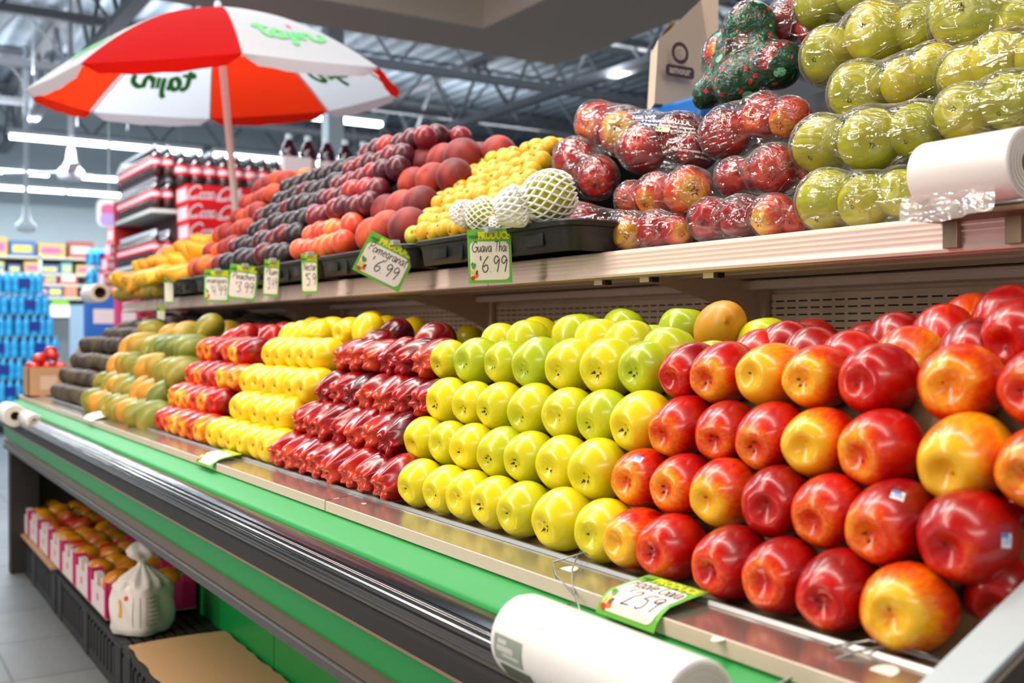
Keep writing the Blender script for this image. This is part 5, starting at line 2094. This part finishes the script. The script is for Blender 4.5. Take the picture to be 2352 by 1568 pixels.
# ------------------------------------------------------------------ the beach umbrella
UD = 5.1
uc = at(500, 25, d=UD)                 # apex
rimc = at(492, 207, d=UD)
UR = .875
axis_tilt = Vector((0, 0, 1))
fh = Vector((FWD.x, FWD.y, 0)).normalized()
un = (Vector((0, 0, 1)) - fh * .06 - RGT * .055).normalized()     # canopy leans a little towards the camera
ux = (RGT - un * RGT.dot(un)).normalized()
uy = un.cross(ux)                                                   # away from the camera
UH = (uc.z - rimc.z)
redf = mat('red_umbrella_fabric', (200, 4, 14), .9, spec=.15)
whitef = mat('white_umbrella_fabric', (226, 230, 234), .9, spec=.15)
for nm, c in (('red_umbrella_fabric', (206, 6, 16)), ('white_umbrella_fabric', (240, 242, 244))):
    m = MATS[nm]
    nt = NT(m)
    tl = nt.new('ShaderNodeBsdfTranslucent')
    tl.inputs[0].default_value = R((255, 60, 24)) if 'red' in nm else R((232, 236, 242))
    mx = nt.new('ShaderNodeMixShader')
    mx.inputs[0].default_value = .5
    out = nt.n['Material Output']
    nt.link(nt.b.outputs[0], mx.inputs[1])
    nt.link(tl.outputs[0], mx.inputs[2])
    nt.link(mx.outputs[0], out.inputs['Surface'])
umb = empty('beach_umbrella', (0, 0, 0))
prop(umb, 'large red and white panelled beach umbrella with green lettering, standing open behind the fruit', 'umbrella')
A0 = radians(-70)


def canopy(s, a, off=0.0):
    """s 0 at the apex, 1 at the rim; a angle"""
    seg = pi / 4
    k = ((a - A0) % seg) / seg
    mid = sin(k * pi)
    prof = UH * (1 - (s ** 1.75)) if s <= 1 else UH * 0
    rr = UR * s
    flat = 1 - (1 - cos(pi / 8)) * mid * min(1, s)
    sag = -.004 * mid * s * s
    p = uc - un * UH + ux * (rr * flat * cos(a)) + uy * (rr * flat * sin(a)) + un * (prof + sag)
    rad = (ux * cos(a) + uy * sin(a))
    slope = 1.75 * (s ** .75) * UH / UR
    nn = (un + rad * slope).normalized()
    return p + nn * off


for g in range(8):
    a0g = A0 + g * pi / 4
    m = MB()
    NS, NA = 16, 10
    vs, fs = [], []
    for i in range(NS + 1):
        for j in range(NA + 1):
            vs.append(canopy(i / NS, a0g + (pi / 4) * j / NA * .9999))
    for i in range(NS):
        for j in range(NA):
            q = i * (NA + 1) + j
            fs.append((q, q + 1, q + NA + 2, q + NA + 1))
    # valance
    b = len(vs)
    for i in range(4):
        for j in range(NA + 1):
            p = canopy(1, a0g + (pi / 4) * j / NA * .9999)
            ww = sin(pi * j / NA)
            drop = (.052 + .003 * sin(j * 2.3)) * (ww ** .22 if ww > 0 else 0)
            out = (ux * cos(a0g + pi / 8) + uy * sin(a0g + pi / 8))
            vs.append(p - un * drop * i / 3 - out * .004 * i)
    for i in range(3):
        for j in range(NA):
            q = b + i * (NA + 1) + j
            fs.append((q, q + 1, q + NA + 2, q + NA + 1))
    o = m.add(vs, fs).build('canopy_panel', whitef if g % 2 == 0 else redf, umb, smooth=50)

prib = mat('white_rib', (214, 206, 200), .5, .2)
for g in range(8):
    a = A0 + g * pi / 4
    MB().tube([canopy(s / 8, a, -.012) for s in range(0, 9)], .004, 6).build('rib', prib, umb, smooth=True)
polem = mat('pale_umbrella_pole', (218, 202, 192), .4, .1)
pb_ = at(552, 764, d=UD + .25)
pdir = (Vector((pb_.x, pb_.y, 0.05)) - uc)
top = uc
pm_ = at(543, 500, d=5.4)
bot = uc + (pm_ - uc) * ((uc.z - .05) / (uc.z - pm_.z))
MB().tube([bot, top - un * .02], .0175, 14).build('pole', polem, umb, smooth=True)
MB().lathe([(0, .05), (.012, .045), (.018, .03), (.014, .01), (.03, 0), (.03, -.01)], 14, c=uc).build('finial', whitef, umb, smooth=True)
MB().lathe([(0, 0), (.22, 0), (.24, .02), (.23, .10), (.06, .14), (.04, .3), (0, .3)], 28, c=(bot.x, bot.y, 0)).build('base', whitef, umb, smooth=40)
# green wordmark on the white panels (shows through)
T = {
    't': (.55, [[(.28, 1.05), (.24, .3), (.36, .05), (.52, .12)], [(-.02, .72), (.58, .80)], [(.0, .68), (.14, .95)]]),
    'a': (.62, [[(.5, .5), (.25, .62), (.06, .3), (.2, .02), (.42, .15), (.5, .55), (.5, .12), (.62, .02)]]),
    'j': (.30, [[(.2, .6), (.18, -.2), (.02, -.42)]]),
    'i': (.28, [[(.14, .6), (.14, .02)]]),
    'n': (.95, [[(.08, .58), (.08, 0)], [(.08, .35), (.3, .6), (.46, .4), (.48, .0)], [(.48, .1), (.75, .05), (.98, .3), (.92, .62)]]),
}
logog = mat('green_umbrella_print', (52, 176, 62), .6)
logor = mat('red_accent_print', (214, 30, 34), .6)
for g in (0, 2, 4, 6):
    mid = A0 + g * pi / 4 + pi / 8

    def lm(x, y, off, mid=mid):
        s = .76 - y / UR
        a = mid + x / (UR * max(.3, s))
        return canopy(s, a, off)
    for off in (.004, -.004):
        vs, fs, W = hand('tajin', .125, .028, slant=.15, table=T)
        printed('wordmark', [(vs, fs, 0, -.04)], lm, logog, umb, off)
        vs, fs = disc(.055, .10, .010, .022)
        printed('accent_mark', [(vs, fs, 0, 0)], lm, logor, umb, off)

# ------------------------------------------------------------------ cola display behind
colad = mat('dark_cola_bottle', (58, 30, 30), .14, coat=1.0)
labr = mat('red_bottle_label', (206, 20, 34), .4)
labw = mat('pale_band_print', (236, 200, 204), .4)
capm = mat('pale_bottle_cap', (214, 226, 234), .35)
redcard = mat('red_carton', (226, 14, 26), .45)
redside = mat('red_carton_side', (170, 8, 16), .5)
whiteprint = mat('white_carton_print', (248, 226, 228), .5)
shelfw = mat('white_shelf_edge', (214, 216, 206), .5)
bproto = {}


def bottle(kind, p, label, group, s=1.0):
    if kind not in bproto:
        e = empty({'cola': 'soda_bottle', 'juice': 'juice_bottle', 'small': 'water_bottle'}[kind], (0, 0, 0))
        if kind == 'cola':
            MB().lathe([(0, 0), (.046, 0), (.053, .012), (.054, .09), (.050, .12), (.054, .16), (.053, .20), (.040, .245), (.022, .28), (.0145, .295), (.0145, .305), (0, .305)], 14).build('bottle_body', colad, e, smooth=60)
            MB().lathe([(.0548, .10), (.0555, .105), (.0555, .185), (.0548, .19)], 14).build('bottle_label', labr, e, smooth=40)
            MB().lathe([(.0562, .125), (.0562, .165)], 14).build('label_band', labw, e, smooth=40)
            MB().lathe([(.019, .285), (.020, .318), (0, .318)], 10).build('cap', capm, e, smooth=40)
        else:
            MB().lathe([(0, 0), (.055, 0), (.06, .015), (.060, .17), (.05, .21), (.028, .245), (.022, .26), (0, .26)], 14).build('bottle_body', mat('purple_juice_bottle', (66, 16, 34), .15, coat=.5), e, smooth=60)
            MB().lathe([(.0612, .04), (.0612, .11)], 14).build('bottle_label', labw, e, smooth=40)
            MB().lathe([(.026, .25), (.026, .29), (0, .29)], 10).build('cap', capm, e, smooth=40)
        bproto[kind] = e
        o = e
    else:
        o = copy_tree(bproto[kind])
    o.location = p
    o.scale = (s, s, s)
    prop(o, label, 'bottle', group)
    return o


CX, CY = 2.63, 9.55           # near corner of the display
e = empty('cola_display_rack', (0, 0, 0))
prop(e, 'tall red soda display rack with pale shelf edges behind the umbrella pole', 'display rack')
MB().box((CX + .04, CY + .45, 0), (CX + .06, CY + 1.95, 2.2)).build('back_board', mat('brown_board', (96, 50, 46), .6), e)
MB().box((CX - .22, CY + .42, 2.20), (CX + .06, CY + 1.92, 2.235)).build('shelf', shelfw, e)
MB().box((CX - .22, CY + .42, 1.72), (CX + .06, CY + 1.92, 1.755)).build('shelf', shelfw, e)
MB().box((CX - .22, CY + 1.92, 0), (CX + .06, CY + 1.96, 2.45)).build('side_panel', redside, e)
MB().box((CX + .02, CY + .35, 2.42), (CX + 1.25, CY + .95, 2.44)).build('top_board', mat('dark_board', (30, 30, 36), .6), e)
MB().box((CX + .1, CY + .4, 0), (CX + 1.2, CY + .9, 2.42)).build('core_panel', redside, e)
k = 0
for zz, n, gname, wh in ((2.236, 14, 'soda bottles on the upper side shelf', 'upper side shelf, lower tier'), (2.236 + .295, 14, 'soda bottles on the second tier', 'upper side shelf, upper tier'), (1.756, 14, 'soda bottles on the lower side shelf', 'lower side shelf')):
    for row in range(2):
        for i in range(n):
            bottle('cola', (CX - .17 + row * .115, CY + .46 + i * .104, zz), 'dark soda bottle on the %s, %s row, %s from the cartons' % (wh, ('outer', 'inner')[row], ORD[i]), gname, .92)
for row in range(2):
    for i in range(9):
        bottle('cola', (CX + .06 + i * .13, CY + .42 + row * .13, 2.441), 'dark soda bottle atop the red cartons, %s row, %s from the side shelf' % (('front', 'rear')[row], ORD[i]), 'soda bottles on top of the red cartons', 1.1)
CC = {
    'C': (.95, [[(.95, .85), (.6, 1.1), (.15, .75), (.08, .3), (.4, .0), (.8, .2)], [(.1, .2), (-.05, -.05), (.3, -.1), (.9, .0)]]),
    'o': (.42, G['o'][1]), 'c': (.38, G['c'][1]), 'a': (.5, G['a'][1]), 'l': (.3, [[(.1, .1), (.3, .8), (.25, 1.05), (.12, .8), (.12, .1), (.25, 0)]]),
    '-': (.3, [[(.03, .3), (.25, .32)]]),
}


def carton(x, y, z, w, d, h, label, group, face_print=True):
    e = MB().box((0, 0, 0), (w, d, h), bev=.004).build('soda_carton', redcard)
    e.location = (x, y, z)
    prop(e, label, 'carton', group)
    if face_print:
        vs, fs, W = hand('Coca-Cola', h * .62, h * .085, slant=.3, table=CC)
        kx = w * .92 / W
        printed('script_logo', [([Vector((v.x * kx, v.y, 0)) for v in vs], fs, w / 2 - .03, h * .26)], lambda a, b, off: Vector((a, -off, b)), whiteprint, e, .0015)
    m = MB()
    m.box((-.002, d * .12, h * .15), (0, d * .88, h * .85))
    m.build('side_print', labw, e)
    return e


for r in range(6):
    zz = 2.42 - (r + 1) * .168
    for i in range(2):
        carton(CX - .02 + i * .56 + (.0 if r == 0 else .0), CY - .06 - r * .03, zz, .55, .38, .162, 'red soda carton with white script, %s layer down, column %s the juice bottles' % (ORD[r], ('away from', 'towards')[i]), 'red soda cartons stacked behind the pole')
# crates of pink-and-white cartons further left
p = at(296, 520, d=12.6)
for r in range(8):
    zz = p.z + .17 - r * .175
    o = carton(p.x - .10 - r * .035, p.y, zz, .24, .36, .17, 'red and pink soda carton in the narrow far stack, %s from the top' % ORD[r], 'cartons in the narrow far stack', False)
    MB().box((.0, -.003, .03), (.24, 0, .10)).build('front_print', labw, o)
    MB().box((.0, -.004, .135), (.24, 0, .17)).build('top_band', whiteprint, o)
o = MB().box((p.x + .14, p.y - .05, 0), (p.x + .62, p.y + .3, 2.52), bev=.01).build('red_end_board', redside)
prop(o, 'tall dark red display board beyond the soda rack', 'display board')

# juice bottles behind the plums
jp = at(700, 372, d=8.2)
m = empty('juice_shelf', (0, 0, 0))
prop(m, 'tall gondola shelf carrying juice bottles behind the plums', 'shelf')
jz = jp.z - .10
MB().box((jp.x - .25, jp.y - .1, 0), (jp.x + 1.15, jp.y + .5, jz)).build('unit', mat('dark_gondola', (64, 60, 66), .6), m)
MB().box((jp.x - .25, jp.y - .11, jz - .05), (jp.x + 1.15, jp.y - .1, jz - .01)).build('edge', shelfw, m)
for i in range(7):
    bottle('juice', (jp.x - .12 + i * .155, jp.y + .02, jz), 'purple juice bottle with pale cap on the far shelf, %s from the white pack' % ORD[i], 'juice bottles behind the plums', 1.05)
o = MB().box((jp.x - .2, jp.y - .09, jz + .001), (jp.x + .02, jp.y - .05, jz + .12), bev=.005).build('white_pack', whiteprint)
prop(o, 'small white pack in front of the juice bottles', 'pack')

# tan paper sack and blue tub behind the bags, on the back shelf
bp0 = at(1560, 150, d=2.9)
bkz = at(1560, 262, d=2.9).z
bs = empty('grey_gondola', (0, 0, 0))
prop(bs, 'plain grey gondola behind the produce case holding the paper sack', 'shelf')
MB().box((bp0.x - .02, bp0.y - .22, 0), (bp0.x + .6, bp0.y + .4, bkz - .04)).build('unit', mat('grey_gondola_paint', (120, 116, 114), .6), bs)
tub = MB().box((bp0.x - .06, bp0.y - .15, bkz - .04), (bp0.x + .30, bp0.y + .12, bkz + .02), bev=.01).build('blue_tub', mat('blue_plastic_tub', (20, 100, 180), .4))
prop(tub, 'flat blue plastic tub under the tan paper carton', 'tub')
sk = empty('paper_sack', (0, 0, 0))
prop(sk, 'tan paper carton with torn top flap and dark purple emblem', 'carton')
sm = mat('tan_paper', (206, 184, 162), .75, var=.05, vscale=4)
q0, q1, q2, q3 = at(1503, 235, d=2.86), at(1650, 200, d=2.98), at(1650, -20, d=3.02), at(1528, 78, d=2.9)
depth = fh * .16
q0.z = q1.z = bkz + .021
vs = [q0, q1, q2, at(1610, 0, d=3.0), q3, at(1512, 90, d=2.88)]
vs = vs + [v + depth for v in vs]
nn = 6
fs = [tuple(range(nn)), tuple(reversed(range(nn, 2 * nn)))] + [(i, (i + 1) % nn, nn + (i + 1) % nn, nn + i) for i in range(nn)]
MB().add(vs, fs).build('sack_body', sm, sk)
flap = [at(1520, 80, d=2.9), at(1545, 45, d=2.95), at(1552, 52, d=3.0), at(1530, 84, d=2.97)]
MB().add(flap + [v + fh * .004 for v in flap], [(0, 1, 2, 3), (7, 6, 5, 4), (0, 1, 5, 4), (1, 2, 6, 5), (2, 3, 7, 6), (3, 0, 4, 7)]).build('torn_flap', mat('brown_kraft', (134, 96, 56), .8), sk)
ec_ = at(1560, 140, d=2.89) - fh * .012
er = (q1 - q0).normalized()
eu = Vector((0, 0, 1))
purp = mat('purple_brown_ink', (84, 62, 72), .7)
items = []
vs_, fs_ = grid_patch(-.050, .050, -.018, .014, cr=.010)
items.append((vs_, fs_, 0, -.030))
hv, hf = disc(0, .022, .018, .020, 0, 18)
ring = []
rf = []
for i in range(18):
    a = 2 * pi * i / 18
    ring += [Vector((.030 * cos(a), .018 + .030 * sin(a), 0)), Vector((.020 * cos(a), .018 + .019 * sin(a), 0))]
rf = [(2 * i, 2 * i + 1, (2 * i + 3) % 36, (2 * i + 2) % 36) for i in range(18)]
items.append((ring, rf, 0, 0))
items.append((*disc(-.005, .026, .0022, .0022, 0, 8), 0, 0))
items.append((*disc(.005, .026, .0022, .0022, 0, 8), 0, 0))
fnn = er.cross(eu).normalized()
printed('emblem', items, lambda x, y, o_: ec_ + er * x + eu * y + fnn * o_, purp, sk, .001)
tv, tf = textmesh('amour', .028, .0010)
printed('emblem_text', [(tv, tf, 0, -.030)], lambda x, y, o_: ec_ + er * x + eu * y + fnn * o_, sm, sk, .0016)

# ------------------------------------------------------------------ far end of the shop
WY = 21.9
wp0 = at(-40, 700, Y=WY)
wp1 = at(200, 700, Y=WY)
su = empty('grocery_shelving', (0, 0, 0))
prop(su, 'white wall shelving unit stocked with boxes along the pale back wall', 'shelving')
metal = mat('cream_shelf_metal', (206, 202, 184), .5)
levels = [at(100, v, Y=WY - .4).z for v in (590, 628, 652, 682)]
MB().box((wp0.x, WY - .06, 0), (wp1.x, WY, levels[0] + .05)).build('back_board', mat('grey_shelf_back', (112, 118, 122), .6), su)
for z in levels:
    MB().box((wp0.x, WY - .5, z - .04), (wp1.x, WY - .06, z)).build('shelf', metal, su)
for x in (wp0.x, (wp0.x + wp1.x) / 2, wp1.x):
    MB().box((x - .03, WY - .5, 0), (x + .03, WY - .44, levels[0] + .05)).build('upright', metal, su)
PC = [(176, 84, 66), (214, 170, 90), (96, 140, 184), (214, 208, 200), (200, 96, 150), (222, 136, 80), (80, 108, 160), (160, 186, 90), (214, 130, 120), (226, 208, 90), (120, 170, 170), (230, 180, 200), (60, 60, 80), (200, 190, 120)]
cn = ['brick red', 'amber', 'blue', 'cream', 'magenta', 'orange', 'navy', 'lime', 'salmon', 'yellow', 'teal', 'pale pink', 'charcoal', 'khaki']
pms = [mat('pack_%s' % n.replace(' ', '_'), c, .5) for n, c in zip(cn, PC)]
lvn = ['top', 'second', 'third', 'fourth']
for li, z in enumerate(levels):
    x = wp0.x + .08
    k = 0
    while x < wp1.x - .25:
        w = random.uniform(.22, .5) if li == 0 else random.uniform(.14, .34)
        h = random.uniform(.22, .44) if li == 0 else random.uniform(.14, .24)
        ci = random.randrange(len(PC)) if li else random.choice([0, 13, 1, 3, 6])
        o = MB().box((0, 0, 0), (w - .02, .3, h), bev=.01).build('product_box', pms[ci])
        MB().box((w * .1, -.004, h * .25), (w * .8, 0, h * .7)).build('printed_panel', pms[(ci + 3) % len(PC)], o)
        o.location = (x, WY - .48, z)
        prop(o, '%s product on the %s shelf of the back wall, place %s from the aisle' % (cn[ci], lvn[li], ORD[min(k, 21)]), 'box', 'packages on the %s wall shelf' % lvn[li])
        x += w + random.uniform(0, .06)
        k += 1
# green strip and white sign board low on the shelving
a = at(118, 690, Y=WY - .53)
b = at(158, 700, Y=WY - .53)
o = MB().box((a.x, a.y, b.z), (b.x, a.y + .03, a.z)).build('green_banner', mat('lime_banner', (130, 196, 50), .5))
prop(o, 'lime green banner strip under the wall shelving', 'sign')
a, b = at(115, 700, Y=WY - .52), at(160, 728, Y=WY - .52)
o = MB().box((a.x, a.y, b.z), (b.x, a.y + .02, a.z)).build('white_sign_board', white)
prop(o, 'blank white sign board under the lime banner', 'sign')
a, b = at(160, 700, Y=17), at(202, 755, Y=17)
o = MB().box((a.x, a.y, 0), (b.x, a.y + .02, a.z)).build('pale_blue_board', mat('pale_blue_board', (176, 204, 226), .5))
prop(o, 'pale blue poster board beside the far water stack', 'sign')
a, b = at(110, 745, Y=16), at(215, 830, Y=16)
for i in range(4):
    w = (b.x - a.x) / 4
    o = MB().box((a.x + i * w, a.y, .0), (a.x + (i + .92) * w, a.y + .5, .42), bev=.02).build('green_crate', mat('dark_green_crate', (18, 74, 56), .5))
    MB().box((a.x + i * w + .03, a.y - .01, .30), (a.x + (i + .92) * w - .03, a.y, .37)).build('handle_slot', mat('darker_slot', (8, 30, 26), .6), o)
    prop(o, 'dark green crate on the floor between the water stacks, %s from the big stack' % ORD[i], 'crate', 'dark green crates')

# stacks of shrink-wrapped bottled water
wat = mat('blue_water_bottle_pack', (56, 190, 250), .25, coat=.4, var=.12, vscale=9)
watd = mat('dark_blue_print', (16, 60, 160), .4)
watw = mat('pale_cap_row', (170, 214, 236), .4)
wproto = None


def water_case(p, label, group, s=1.0):
    global wproto
    if wproto is None:
        e = empty('water_case', (0, 0, 0))
        m = MB()
        for i in range(5):
            for j in range(3):
                m.lathe([(0, 0), (.030, 0), (.034, .01), (.034, .06), (.030, .075), (.034, .09), (.034, .13), (.022, .17), (.013, .185), (0, .185)], 10, c=(.036 + i * .068, .036 + j * .068, 0))
                m.lathe([(.015, .182), (.015, .20), (0, .20)], 8, c=(.036 + i * .068, .036 + j * .068, 0), mi=1)
        m.build('bottles', [wat, watw], e, smooth=60)
        MB().box((.12, -.003, .05), (.22, .0, .14)).build('printed_label', watd, e)
        MB().box((-.003, .05, .05), (.0, .16, .14)).build('printed_label', watd, e)
        wproto = e
        o = e
    else:
        o = copy_tree(wproto)
    o.location = p
    o.scale = (s, s, s)
    prop(o, label, 'water case', group)
    return o


w0 = at(-10, 990, Z=.02)
s_ = 1.32
for lay in range(7):
    ins = .0
    ncol = 4 if lay < 6 else 3
    for c_ in range(ncol):
        xr = at([165, 165, 150, 140, 128, 118, 105][lay], 800, Y=w0.y).x
        water_case((xr - (c_ + 1) * .42, w0.y, .10 + lay * .240), 'blue bottled water case in the big stack, layer %s up, column %s from the shelves' % (ORD[lay], ORD[c_]), 'water cases in the big stack', s_ * .9)
        if lay < 6:
            water_case((xr - .42 - c_ * .42 + .02, w0.y + .30, .10 + lay * .240), 'blue water case behind the front row of the big stack, layer %s, column %s' % (ORD[lay], ORD[c_]), 'water cases at the rear of the big stack', s_ * .9)
o = MB().box((w0.x - 2.2, w0.y - .05, 0), (at(120, 800, Y=w0.y).x + .1, w0.y + .9, .10)).build('wooden_pallet', mat('dark_pallet', (34, 34, 38), .8))
prop(o, 'low dark pallet under the big stack of bottled water', 'pallet')
w1 = at(205, 790, Y=13.5)
for lay in range(6):
    for c_ in range(2):
        water_case((w1.x + c_ * .36, 13.5, at(205, 790, Y=13.5).z - .25 + lay * .24), 'blue case of bottled water in the smaller far stack, %s layer up, %s column' % (ORD[lay], ('first', 'second')[c_]), 'water cases in the far stack', 1.05)
o = MB().box((w1.x, 13.5, 0), (w1.x + .72, 14.0, w1.z - .26)).build('wooden_pallet', mat('grey_base', (70, 80, 96), .7))
prop(o, 'grey base under the smaller far stack of bottled water', 'pallet')
# hanging round promotional sign
hp = at(250, 490, d=11)
hs = empty('hanging_sign', hp)
prop(hs, 'rounded white hanging sign with a pink and purple print near the back wall', 'sign')
nrm = (CAM - hp)
nrm.z = 0
nrm.normalize()
hr = Vector((0, 0, 1)).cross(nrm)


def hm(x, y, off):
    return hr * x + Vector((0, 0, y)) + nrm * off


for nm, (x0, x1, y0, y1, cr), mt_, off in (('board', (-.12, .12, -.14, .15, .07), white, 0), ('pink_print', (-.075, .075, -.03, .095, .05), mat('pink_sign_print', (226, 100, 150), .5), .004), ('purple_print', (-.085, .085, -.125, .0, .05), mat('lilac_sign_print', (190, 160, 220), .5), .006)):
    vs, fs = grid_patch(x0, x1, y0, y1, cr=cr)
    m = MB().add([hm(v.x, v.y, off) for v in vs], fs)
    m.add([hm(v.x, v.y, off - .003) for v in vs], fs)
    m.build(nm, mt_, hs)
MB().tube([(0, 0, .14), (0, 0, 5.5 - hp.z)], .003, 5).build('string', white, hs)
# loose items beyond the end of the case, on a low table
dt = empty('display_table', (0, 0, 0))
prop(dt, 'grey display table beyond the far end of the produce case', 'table')
pA, pB = at(225, 760, d=8.2), at(425, 760, d=8.2)
zt = 1.06
MB().box((pA.x - .1, 7.6, zt - .03), (pB.x + .1, 8.6, zt)).build('table_top', mat('grey_table_top', (120, 124, 128), .5), dt)
for x in (pA.x, pB.x):
    for y in (7.7, 8.5):
        MB().box((x - .03, y - .03, 0), (x + .03, y + .03, zt - .03)).build('leg', mat('grey_table_leg', (90, 92, 96), .5), dt)
for u, y_, w, h, col, nm, lab in ((296, 7.7, .16, .30, (220, 60, 120), 'pink_pack', 'pink package beyond the far end of the lower deck'), (332, 7.8, .12, .24, (196, 20, 30), 'red_pack', 'red package beside the pink one beyond the case end'),
                                  (405, 7.8, .14, .15, (200, 214, 226), 'pale_pack', 'pale package seen through the gap under the far shelf'), (240, 8.3, .26, .36, (40, 110, 200), 'blue_pack', 'blue package under the far bag roll')):
    p = at(u, 764, Y=y_)
    o = MB().box((p.x - w / 2, y_, zt), (p.x + w / 2, y_ + .1, zt + h), bev=.01).build(nm, mat(nm + '_print', col, .5))
    MB().box((p.x - w * .3, y_ - .003, zt + h * .3), (p.x + w * .3, y_, zt + h * .6)).build('printed_panel', whiteprint, o)
    prop(o, lab, 'package')
